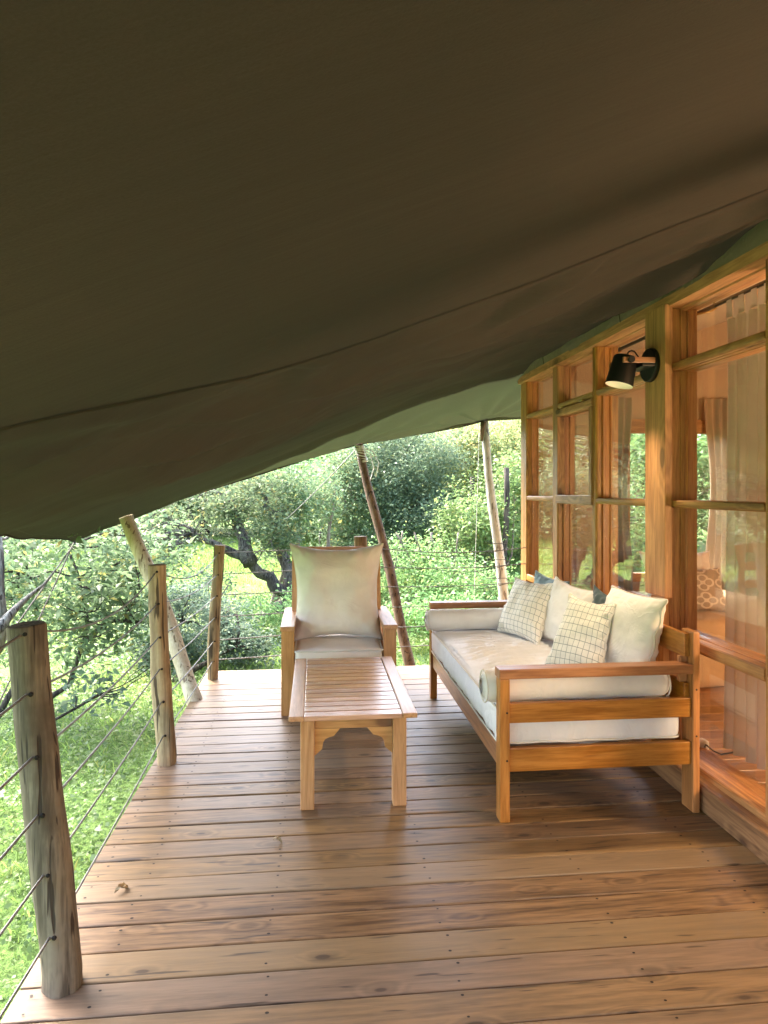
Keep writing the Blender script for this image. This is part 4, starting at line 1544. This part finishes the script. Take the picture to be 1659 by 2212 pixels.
# loose wrinkled throw on the mattress top: the folds of the cover itself
V = []
nu, nv = 90, 130
for i in range(nu):
    for j in range(nv):
        s, t = i / (nu - 1), j / (nv - 1)
        x, y = lerp(0.885, 1.70, s), lerp(SY0 + 0.10, SY1 - 0.12, t)
        e = min(1, 6 * min(s, 1 - s, t, 1 - t))
        f = 0
        for (px, py, ang, lam, am) in ((1.1, 4.1, 0.25, 0.06, 1.0), (1.05, 3.7, 0.12, 0.075, 0.9), (1.2, 4.45, -0.1, 0.07, 0.8), (1.35, 3.95, 0.35, 0.09, 0.6)):
            dx, dy = x - px, y - py
            q = -dx * math.sin(ang) + dy * math.cos(ang)
            r = dx * math.cos(ang) + dy * math.sin(ang)
            f += am * math.exp(-(q / 0.26) ** 2 - (r / 0.36) ** 2) * math.sin(q * 2 * math.pi / lam + 2.2 * fbm(x * 4, y * 4, px))
        z = 0.5165 + 0.012 * (1 - (2 * s - 1) ** 2) * (1 - (2 * t - 1) ** 2) + e * (0.013 * (abs(f) ** 0.8 * (1 if f > 0 else -0.5)) + 0.012 * fbm(x * 3, y * 10, 3)) + 0.009 * e
        V.append((x, y, z))
pydata('cover_folds', V, grid_faces(nu, nv), M_SHEET, mat_, True)


def bolster(name, yc, zc, r, x0, x1, label):
    V, F = [], []
    n, sg = 40, 28
    prof = []
    for k in range(n):
        t = k / (n - 1)
        x = lerp(x0, x1, t)
        e = min(t, 1 - t) * (x1 - x0)
        rr = r * min(1.0, 0.80 + (e / 0.03) * 0.2) if e < 0.03 else r
        prof.append((x, rr))
    prof = [(x0 - 0.012, r * 0.45)] + prof + [(x1 + 0.012, r * 0.45)]
    for i, (x, rr) in enumerate(prof):
        for k in range(sg):
            a = 2 * math.pi * k / sg
            w = 1 + 0.05 * fbm(x * 9, math.cos(a) * 1.5, math.sin(a) * 1.5)
            zf = 0.9 if math.sin(a) < 0 else 1.0
            V.append((x, yc + rr * w * math.cos(a), zc + rr * w * zf * math.sin(a)))
    for i in range(len(prof) - 1):
        for k in range(sg):
            F.append([i * sg + k, (i + 1) * sg + k, (i + 1) * sg + (k + 1) % sg, i * sg + (k + 1) % sg])
    F += [list(range(sg))[::-1], [(len(prof) - 1) * sg + k for k in range(sg)]]
    off = Vector(((x0 + x1) / 2, yc, zc))
    o = pydata(name, V, F, M_WHITE, None, True, off=off)
    o.location = off
    tag(o, label, 'bolster', 'bolsters on the daybed')
    for x in (x0 + 0.003, x1 - 0.003):
        P = [Vector((x, yc + r * 0.98 * math.cos(a), zc + r * (0.9 if math.sin(a) < 0 else 0.99) * math.sin(a))) for a in np.linspace(0, 2 * math.pi, 29)]
        tube('piping', P, 0.004, M_PIPE, o, 6, off=off)
    return o


bolster('bolster', 4.83, 0.592, 0.079, 0.80, 1.60, 'white round bolster lying along the far arm of the daybed')
bolster('bolster', 3.185, 0.590, 0.079, 0.80, 1.70, 'white round bolster behind the near arm of the daybed')

CUSH = 'loose cushions on the daybed'


def cush(label, BL, BR, TL, TR, th, mat, seed, pipe=M_PIPE, **kw):
    o = pillow('cushion', BL, BR, TL, TR, th, mat, None, seed, pipe=pipe, **kw)
    tag(o, label, 'cushion', CUSH)
    return o


cush('dusty blue cushion peeking out behind the far checked cushion', (1.60, 4.98, 0.55), (1.70, 4.50, 0.55), (1.66, 5.0, 0.925), (1.735, 4.50, 0.905), 0.12, M_TEAL, 31, None)
cush('white piped cushion between the two checked cushions', (1.50, 4.40, 0.54), (1.58, 3.88, 0.54), (1.615, 4.45, 0.945), (1.70, 3.92, 0.92), 0.15, M_WHITE, 32)
cush('dark teal cushion peeking out between two white cushions', (1.63, 3.97, 0.55), (1.66, 3.60, 0.55), (1.69, 3.99, 0.955), (1.74, 3.62, 0.90), 0.10, M_DTEAL, 33, None)
cush('large plain white cushion closest to the near arm', (1.57, 3.74, 0.535), (1.63, 3.22, 0.535), (1.70, 3.755, 0.975), (1.735, 3.215, 0.985), 0.17, M_WHITE, 34, pinch=0.035)
cush('cream checked cushion beside the far bolster', (1.275, 4.70, 0.53), (1.42, 4.22, 0.53), (1.46, 4.84, 0.89), (1.62, 4.42, 0.905), 0.13, M_CHECK, 35)
cush('checked cushion leaning on the large white cushion', (1.27, 3.70, 0.53), (1.47, 3.36, 0.53), (1.48, 3.83, 0.925), (1.615, 3.52, 0.915), 0.12, M_CHECK, 36)

# ------------------------------------------------------------------ litter on the deck
def dry_leaf(u, v, size, rot, label):
    p = at_z(u, v, 0.006)
    V = []
    nu, nv = 9, 7
    for i in range(nu):
        s = i / (nu - 1)
        wdt = size * 0.36 * math.sin(math.pi * s) ** 0.7
        for j in range(nv):
            t = j / (nv - 1) * 2 - 1
            c = abs(t) ** 1.5
            V.append(((s - 0.5) * size, wdt * t * 0.55, 0.004 + wdt * 0.75 * c + 0.012 * math.sin(s * 5) * (1 - c) + 0.004 * math.sin(s * 19 + t * 6)))
    o = pydata('dry_leaf', V, grid_faces(nu, nv), M_DRYLEAF, None, True)
    o.location = p
    o.rotation_euler = (0.15, 0, rot)
    tag(o, label, 'leaf', 'dry leaves on the deck')


dry_leaf(262, 1922, 0.058, R(48), 'curled dry leaf lying on a board gap near the left deck edge')
dry_leaf(600, 1816, 0.04, R(-20), 'small crumpled dry leaf in the middle of the deck')

# ------------------------------------------------------------------ vegetation
def leaf_quads(C, size, rng, upbias=0.6, aspect=0.5, fold=0.18, sizevar=0.35):
    n = len(C)
    nr = rng.normal(size=(n, 3))
    nr[:, 2] = np.abs(nr[:, 2]) + upbias
    nr /= np.linalg.norm(nr, axis=1, keepdims=True)
    d = rng.normal(size=(n, 3))
    d -= (d * nr).sum(1, keepdims=True) * nr
    d /= np.linalg.norm(d, axis=1, keepdims=True)
    s = np.cross(nr, d)
    L = size * (1 + sizevar * rng.normal(size=(n, 1))).clip(0.4, 1.9)
    w = L * aspect * 0.5
    V = np.empty((n, 4, 3))
    V[:, 0] = C - d * L * 0.5
    V[:, 1] = C + s * w + nr * L * fold - d * L * 0.05
    V[:, 2] = C + d * L * 0.5
    V[:, 3] = C - s * w + nr * L * fold - d * L * 0.05
    return V.reshape(-1, 3)


def clump_points(rng, c, rad, nclump, sig, nleaf, shell=0.55, zcut=None):
    d = rng.normal(size=(nclump, 3))
    d /= np.linalg.norm(d, axis=1, keepdims=True)
    r = shell + (1 - shell) * rng.random((nclump, 1)) ** 0.7
    r *= 0.75 + 0.35 * rng.random((nclump, 1))
    cc = np.array(c) + d * r * np.array(rad)
    if zcut is not None:
        cc[:, 2] = np.maximum(cc[:, 2], zcut + 0.05)
    wts = rng.random(nclump) ** 1.2 + 0.25
    wts /= wts.sum()
    ids = rng.choice(nclump, size=nleaf, p=wts)
    P = cc[ids] + rng.normal(size=(nleaf, 3)) * np.array(sig) * (0.6 + 0.8 * rng.random((nleaf, 1)))
    return cc, P


def limb_path(a, b, rng, wob=0.08, n=7, sagz=0.0):
    a, b = Vector(a), Vector(b)
    l = (b - a).length
    ph = rng.random(3) * 6
    pts = []
    for k in range(n):
        t = k / (n - 1)
        e = math.sin(math.pi * t)
        pts.append(a.lerp(b, t) + Vector((math.sin(t * 5 + ph[0]), math.sin(t * 6 + ph[1]), math.sin(t * 4 + ph[2]))) * wob * l * e + Vector((0, 0, sagz * l * e)))
    return pts


def tree(name, base, crowns, lmat, bark, label, cat, seed, leaf=0.07, stems=None, r0=0.05, group=None, limbs=14, aspect=0.5, upbias=0.6, twigs=0):
    """crowns: list of (centre, radii, clumps, sigma, leaves) in world coordinates; stems: list of polylines"""
    rng = np.random.default_rng(seed)
    base = Vector(base)
    root = empty(name, base, label, cat, group)
    pts, ccs = [], []
    for c, rad, nc, sig, nl in crowns:
        far = base.y > 8
        cc, P = clump_points(rng, c, rad, nc, sig, int(nl * (1.8 if far else 1.3)))
        ok = np.array([p[2] > ground_z(p[0], p[1]) + 0.03 for p in P])
        pts.append(P[ok]); ccs.append(cc)
    P = np.concatenate(pts)
    cc = np.concatenate(ccs)
    quads('crown', leaf_quads(P - np.array(base), leaf * (0.82 if base.y > 8 else 0.95), rng, upbias, aspect), lmat, root)
    V, F = [], []
    tips = []
    if stems is None:
        c = Vector(crowns[0][0])
        stems = [[base - Vector((0, 0, 0.1)), base.lerp(c, 0.5) + Vector((rng.normal() * 0.1, rng.normal() * 0.1, 0)), c]]
    for st in stems:
        st = [Vector(p) for p in st]
        rr = [max(0.012, r0 * (1 - 0.75 * k / (len(st) - 1))) for k in range(len(st))]
        # smooth a little
        q, qr = [], []
        for k in range(len(st) - 1):
            for t in (0, 0.25, 0.5, 0.75):
                w = Vector((rng.normal(), rng.normal(), rng.normal() * 0.3)) * r0 * 0.35
                q.append(st[k].lerp(st[k + 1], t) + (w if t > 0 else Vector()) - base)
                qr.append(lerp(rr[k], rr[k + 1], t))
        q.append(st[-1] - base); qr.append(rr[-1])
        tube_geo(q, qr, 9, 0.25, V=V, F=F)
        tips += q[len(q) // 3:]
    ids = rng.choice(len(cc), size=min(limbs, len(cc)), replace=False)
    for i in ids:
        b = Vector(cc[i]) - base
        a = min(tips, key=lambda t: (t - b).length + 0.6 * max(0, t.z - b.z))
        l = (b - a).length
        lr = max(0.006, min(r0 * 0.4, 0.018 * l + 0.004))
        path = limb_path(a, b, rng, 0.10)
        tube_geo(path, [lerp(lr, lr * 0.3, k / 6) for k in range(7)], 6, V=V, F=F)
        for _ in range(twigs):
            k = rng.integers(2, 6)
            e = path[k] + Vector(rng.normal(size=3)) * l * 0.3
            tube_geo(limb_path(path[k], e, rng, 0.12, 5), [lr * 0.4, lr * 0.35, lr * 0.3, lr * 0.22, lr * 0.12], 4, V=V, F=F)
    pydata('trunk', V, F, bark, root, True)
    return root


def G(u, v):      # ground point under a pixel
    d = ray(u, v)
    z = -0.55
    for _ in range(4):
        p = Vector((0, 0, CAM_H)) + d * ((z - CAM_H) / d.z)
        z = ground_z(p.x, p.y)
    return p


def gp(x, y):
    return Vector((x, y, ground_z(x, y)))


def P(u, v, y):
    return at_y(u, v, y)


# big leafy bush at the left, close to the railing
b = gp(-2.75, 6.6)
tree('leafy_bush', b, [(P(120, 1230, 6.8), (1.05, 0.9, 0.42), 60, 0.14, 2600), (P(215, 1330, 6.4), (0.55, 0.6, 0.36), 34, 0.11, 1300), (P(40, 1330, 7.2), (0.7, 0.7, 0.5), 30, 0.13, 1100),
                       (P(300, 1190, 7.2), (0.5, 0.6, 0.35), 22, 0.12, 800)],
     L_GREY, M_BARK, 'large grey green leafy bush spreading beyond the left railing', 'bush', 101, leaf=0.072,
     stems=[[b, P(150, 1480, 6.6), P(190, 1350, 6.6), P(175, 1270, 6.7), P(150, 1180, 6.8)], [P(180, 1390, 6.6), P(230, 1340, 6.5), P(310, 1345, 6.3)], [b + Vector((-0.2, 0.1, 0)), P(90, 1380, 6.8), P(60, 1250, 7.0)]],
     r0=0.030, limbs=40, aspect=0.45, twigs=2)
# lichen covered branch at the far left
o = tube('lichen_branch', [P(-60, 1420, 4.6), P(0, 1352, 4.7), P(30, 1318, 4.8), P(60, 1290, 4.9), P(95, 1262, 5.0), P(125, 1225, 5.1), P(145, 1195, 5.2)], [0.042, 0.034, 0.024, 0.016, 0.010, 0.006, 0.003], M_LICHEN, None, 10, 0.3,
         off=P(-60, 1420, 4.6))
tag(o, 'crooked lichen covered branch behind the closest log post', 'branch')
tg = gp(-3.05, 4.9)
tree('lichen_tree', tg, [(P(-40, 1050, 5.0), (0.9, 0.8, 0.5), 26, 0.14, 900)], L_GREY, M_LICHEN, 'pale lichen covered trunk cut by the left edge of the picture', 'tree', 102, leaf=0.07,
     stems=[[tg - Vector((0, 0, 0.1)), P(-8, 1400, 4.9), P(-2, 1230, 4.9), P(-8, 1100, 5.0)]], r0=0.07, limbs=10)
# low dark shrubs
b = gp(-2.05, 8.4)
tree('round_shrub', b, [(P(395, 1345, 8.4), (0.72, 0.6, 0.46), 60, 0.10, 5200)], L_BLUE, M_BARK, 'dark blue green shrub between the second and corner log posts', 'shrub', 103, leaf=0.055, limbs=20, aspect=0.42)
b = gp(-1.75, 7.6)
tree('round_shrub', b, [(P(515, 1395, 8.0), (0.42, 0.4, 0.24), 26, 0.08, 1500), (P(470, 1270, 9.6), (0.35, 0.4, 0.25), 16, 0.08, 700)], L_BLUE, M_BARK, 'small blue green shrub to the left of the armchair', 'shrub', 104, leaf=0.052, limbs=12, aspect=0.42)
b = gp(-2.6, 6.1)
tree('sapling', b, [(P(215, 1500, 6.0), (0.35, 0.3, 0.12), 9, 0.06, 90), (P(345, 1440, 6.3), (0.2, 0.2, 0.12), 6, 0.05, 110)], L_BLUE, M_BARK, 'sparse low sprigs rising from the grass beside the second post', 'plant', 105, leaf=0.07, limbs=8, r0=0.012)
# tree with leaning trunk and grey twigs
b = gp(-1.05, 10.9)
leanst = [b - Vector((0, 0, 0.1)), P(632, 1297, 10.9), P(590, 1258, 10.8), P(540, 1215, 10.6), P(490, 1188, 10.5), P(455, 1170, 10.4), P(420, 1153, 10.3)]
tree('leaning_tree', b, [(P(420, 1105, 10.6), (0.85, 0.7, 0.33), 34, 0.15, 1500), (P(560, 1085, 10.8), (0.8, 0.7, 0.38), 40, 0.15, 2300), (P(330, 1175, 10.2), (0.7, 0.7, 0.3), 26, 0.14, 1100),
                         (P(600, 1150, 10.5), (0.35, 0.4, 0.25), 16, 0.11, 700)],
     L_GREY, M_MOTTLED, 'old tree with a thick leaning lichen spotted trunk and bare grey twigs', 'tree', 106, leaf=0.075,
     stems=[leanst, [P(540, 1215, 10.6), P(520, 1150, 10.7), P(500, 1090, 10.8), P(460, 1060, 10.8)], [P(632, 1297, 10.9), P(610, 1200, 11.0), P(590, 1110, 11.0), P(560, 1060, 11.0)]],
     r0=0.125, limbs=60, aspect=0.42, twigs=4)
b = gp(-0.75, 11.6)
tree('multi_stem_tree', b, [(P(640, 1070, 11.6), (0.75, 0.7, 0.55), 50, 0.15, 3600), (P(590, 1180, 11.4), (0.35, 0.4, 0.25), 12, 0.12, 500)], L_GREY, M_TWIG, 'tree with several thin pale stems behind the armchair cushion', 'tree', 107, leaf=0.07,
     stems=[[b, P(628, 1230, 11.6), P(620, 1130, 11.6), P(600, 1060, 11.6)], [b, P(640, 1220, 11.6), P(648, 1120, 11.6), P(660, 1040, 11.6)], [b, P(612, 1240, 11.5), P(600, 1170, 11.5), P(570, 1100, 11.5)],
            [b + Vector((0.3, 0, 0)), P(700, 1230, 11.8), P(715, 1120, 11.8), P(725, 1040, 11.8)]], r0=0.05, limbs=30)
# thicket behind the chair
b = gp(0.2, 13.5)
tree('thicket', b, [(P(740, 1060, 13.5), (0.9, 0.9, 0.75), 60, 0.17, 5200), (P(760, 1190, 13.0), (0.9, 0.7, 0.40), 40, 0.14, 3200)], L_GREY, M_TWIG, 'tall thicket of thin pale stems between armchair and brown pole', 'thicket', 108, leaf=0.075,
     stems=[[b + Vector((dx, 0, 0)), P(uu, 1180, 13.3), P(uu + du, 1080, 13.4)] for dx, uu, du in ((-0.6, 690, 10), (-0.3, 715, -12), (0, 740, 25), (0.3, 770, -25), (0.5, 800, 20), (0.1, 755, 5))], r0=0.03, limbs=40, twigs=1)
b = gp(1.2, 13.6)
tree('dense_bush', b, [(P(880, 1010, 13.6), (1.15, 1.0, 0.85), 90, 0.18, 11500), (P(900, 1120, 13.0), (1.0, 0.8, 0.5), 50, 0.15, 5500)], L_DARK, M_BARK, 'big dense grey green bush between the brown and the grey pole', 'bush', 109, leaf=0.078, limbs=24, aspect=0.42)
b = gp(2.6, 15.0)
tree('yellow_green_tree', b, [(P(1000, 985, 15.0), (1.1, 1.0, 0.75), 60, 0.19, 5600), (P(1090, 960, 15.5), (1.0, 1.0, 0.75), 50, 0.19, 4500)], L_YELLOW, M_BARK, 'yellow green tree with light leaves behind the grey pole', 'tree', 110, leaf=0.085,
     stems=[[b, P(1015, 1150, 15), P(1005, 1000, 15)]], r0=0.06, limbs=30)
b = gp(2.4, 11.5)
tree('leafy_shrub', b, [(P(1030, 1140, 11.5), (0.75, 0.7, 0.65), 50, 0.15, 3800), (P(1100, 1080, 12.0), (0.6, 0.6, 0.9), 44, 0.15, 3200)], L_FRESH, M_TWIG, 'fresh green shrub with slim stems beside the grey pole', 'shrub', 111, leaf=0.075,
     stems=[[b + Vector((dx, 0, 0)), P(uu, 1200, 11.5), P(uu + 6, 1080, 11.6)] for dx, uu in ((0.5, 1105, ), (0.35, 1090), (0.0, 1060))], r0=0.028, limbs=24)
b = gp(1.3, 10.5)
tree('weed_shrub', b, [(P(880, 1225, 10.5), (0.85, 0.7, 0.38), 44, 0.13, 2900), (P(985, 1255, 10.0), (0.8, 0.7, 0.32), 40, 0.12, 2600)], L_FRESH, M_TWIG, 'tangle of weeds with pale dry stems beyond the far railing', 'shrub', 112, leaf=0.062,
     stems=[[b + Vector((dx, 0, 0)), P(uu, 1240, 10.4), P(uu + du, 1150, 10.4)] for dx, uu, du in ((-.3, 850, 20), (0, 905, -50), (0.1, 912, 22), (.3, 950, -20), (.2, 925, -30), (.5, 980, 10))], r0=0.014, limbs=30, twigs=2)
b = gp(0.4, 9.4)
tree('low_weed', b, [(P(690, 1300, 9.6), (0.6, 0.5, 0.22), 24, 0.10, 1400), (P(585, 1330, 9.6), (0.55, 0.5, 0.16), 20, 0.09, 900)], L_FRESH, M_TWIG, 'low leafy weeds at the foot of the leaning trunk', 'weeds', 113, leaf=0.06, limbs=10, r0=0.012)
b = gp(1.9, 8.8)
tree('low_weed', b, [(P(960, 1320, 8.9), (0.8, 0.6, 0.17), 30, 0.10, 1700), (P(1060, 1330, 8.6), (0.5, 0.5, 0.2), 20, 0.10, 1100)], L_FRESH, M_TWIG, 'low leafy weeds behind the far bolster', 'weeds', 114, leaf=0.058, limbs=10, r0=0.012)
# behind the inner end window and past the tent corner
b = gp(5.6, 12.5)
tree('leafy_shrub', b, [((5.6, 12.5, 1.2), (1.7, 1.2, 1.5), 90, 0.2, 6500)], L_FRESH, M_TWIG, 'green shrub seen through the inner end window', 'shrub', 115, leaf=0.085, limbs=20)
# charred poles among the trees
for k, (u, v0, v1, yb, lab) in enumerate(((1020, 1030, 1190, 12.2, 'thin black pole among the leaves, left of the grey pole'), (1094, 1010, 1270, 11.0, 'thin black pole between grey pole and tent corner'))):
    t_, b_ = P(u, v0, yb), P(u - 2, v1, yb)
    b_ = extend(t_, b_, ground_z(b_.x, b_.y) - 0.1)
    o = tube('charred_pole', limb_path(b_, t_, np.random.default_rng(k), 0.01, 9), [0.05 - 0.001 * i for i in range(9)], M_BARK, None, 9, 0.3, off=b_)
    tag(o, lab, 'pole', 'dark poles among the trees')

# background trees: a few meshes shared by copies
protos = []
for k, (lm, bk) in enumerate(((L_DARK, M_BARK), (L_GREY, M_BARK), (L_FRESH, M_TWIG), (L_YELLOW, M_TWIG))):
    rng = np.random.default_rng(300 + k)
    cc, Pn = clump_points(rng, (0, 0, 2.6), (1.9, 1.9, 2.1), 110, 0.26, 13000, shell=0.5)
    Pn = Pn[Pn[:, 2] > 0.15]
    cm = quads('crown', leaf_quads(Pn, 0.13, rng, 0.5, 0.5), lm)
    V, F = tube_geo([(0, 0, -0.3), (0.05, 0, 0.8), (-0.05, 0.05, 1.8), (0.1, 0, 3.4)], [0.13, 0.11, 0.09, 0.03], 9, 0.25)
    for i in rng.choice(len(cc), 22, replace=False):
        bb = Vector(cc[i])
        a = Vector((0, 0, max(0.4, min(2.8, bb.z - 0.7))))
        tube_geo(limb_path(a, bb, rng, 0.1), [0.05 - 0.006 * q for q in range(7)], 6, V=V, F=F)
    tmx = pydata('trunk', V, F, bk, None, True)
    protos.append((cm, tmx))
KIND = ['dark evergreen tree', 'grey green tree', 'fresh green tree', 'yellow green tree']
bgspots = [(-13, 17, 1, 1.0), (-10.5, 21, 0, 1.2), (-9.2, 28, 1, 1.4), (-6.5, 31, 3, 1.4), (-4.6, 29, 1, 1.3), (-3.0, 27, 2, 1.3), (-1.2, 25, 1, 1.1), (0.6, 22, 2, 1.2), (2.2, 18.5, 0, 0.95),
           (3.4, 22, 3, 1.2), (4.8, 18, 2, 1.0), (6.8, 19, 1, 1.1), (8.8, 17, 2, 1.1), (5.2, 26, 1, 1.4), (-16, 25, 2, 1.4), (-10.5, 15.5, 3, 0.75), (-14.5, 14, 0, 0.95), 
           (11, 23, 0, 1.4), (-20, 18, 0, 1.3), (-0.2, 30, 0, 1.6), (-13, 33, 1, 1.7), (7.5, 31, 3, 1.6)]
for k, (x, y, kd, s) in enumerate(bgspots):
    root = empty('background_tree', gp(x, y), f'{KIND[kd]} in the belt of trees beyond the lawn', 'tree', f'{KIND[kd]}s beyond the lawn')
    if x < -2.5 and y > 16:
        s *= 1.3
    if x > 2 and y > 15:
        s *= 1.25
    root.scale = (s, s, s * (0.56 + 0.16 * ((k * 37) % 10) / 10))
    root.rotation_euler = (0, 0, k * 1.7)
    for src in protos[kd]:
        o = src.copy()
        COL.objects.link(o)
        o.parent = root
for cm, tmx in protos:
    bpy.data.objects.remove(cm)
    bpy.data.objects.remove(tmx)

# ground cover: clover near the deck, grass blades in the open
rng = np.random.default_rng(55)


def scatter(n, x0, x1, y0, y1, power=1.0):
    x = rng.uniform(x0, x1, n)
    y = y0 + (y1 - y0) * rng.random(n) ** power
    return x, y


def fade_ok(x, y):
    under = (x > -0.86) & (x < 5.2) & (y < 5.75)
    return ~under


def gz_np(x, y):
    return np.array([ground_z(a, b) for a, b in zip(x, y)])


x, y = scatter(210000, -7.5, 4.5, 0.2, 13.0, 1.25)
ok = fade_ok(x, y)
x, y = x[ok], y[ok]
patch = np.array([fbm(a * 0.9, b * 0.9, 8.0) for a, b in zip(x, y)])
keep = patch + 0.5 * rng.random(len(x)) > -0.15
x, y, patch = x[keep], y[keep], patch[keep]
z = gz_np(x, y)
n = len(x)
hgt = (0.02 + 0.05 * rng.random(n)) * (1 + 0.6 * patch)
sz = 0.019 + 0.0022 * np.maximum(y - 3, 0)
C = np.stack([x, y, z + hgt], 1)
Vc = leaf_quads(C, 1.0, rng, 1.1, 0.8, 0.10, 0.25).reshape(-1, 4, 3)
Vc = C[:, None, :] + (Vc - C[:, None, :]) * (sz * np.clip(np.exp(0.45 * rng.normal(size=n)), 0.4, 1.7))[:, None, None]
o = quads('clover', Vc.reshape(-1, 3), L_CLOVER)
tag(o, 'low clover like ground cover around the deck', 'ground cover', kind='stuff')

x, y = scatter(150000, -14, 7.0, 0.4, 26.0, 1.5)
ok = fade_ok(x, y)
x, y = x[ok], y[ok]
patch = np.array([fbm(a * 0.55 + 20, b * 0.55, 4.0) for a, b in zip(x, y)])
keep = patch + 0.35 * rng.random(len(x)) > -0.05
x, y, patch = x[keep], y[keep], patch[keep]
z = gz_np(x, y)
n = len(x)
h = (0.035 + 0.055 * rng.random(n)) * (1 + 0.5 * patch) * (1 + 0.035 * y)
wd = 0.0034 * (1 + 0.20 * y)
a = rng.uniform(0, 2 * np.pi, n)
lean = 0.25 + 0.6 * rng.random(n)
dx, dy = np.cos(a), np.sin(a)
V = np.empty((n, 4, 3))
base = np.stack([x, y, z - 0.01], 1)
side = np.stack([-dy, dx, np.zeros(n)], 1) * wd[:, None] if hasattr(wd, 'shape') else None
tip = base + np.stack([dx * h * lean, dy * h * lean, h], 1)
midp = base + np.stack([dx * h * lean * 0.35, dy * h * lean * 0.35, h * 0.6], 1)
V[:, 0] = base - side * 0.6
V[:, 1] = base + side * 0.6
V[:, 2] = midp + side * 0.55 + (tip - midp) * 0.1
V[:, 3] = tip
o = quads('grass', V.reshape(-1, 3), L_GRASS)
tag(o, 'bright green grass blades growing over the lawn', 'grass', kind='stuff')
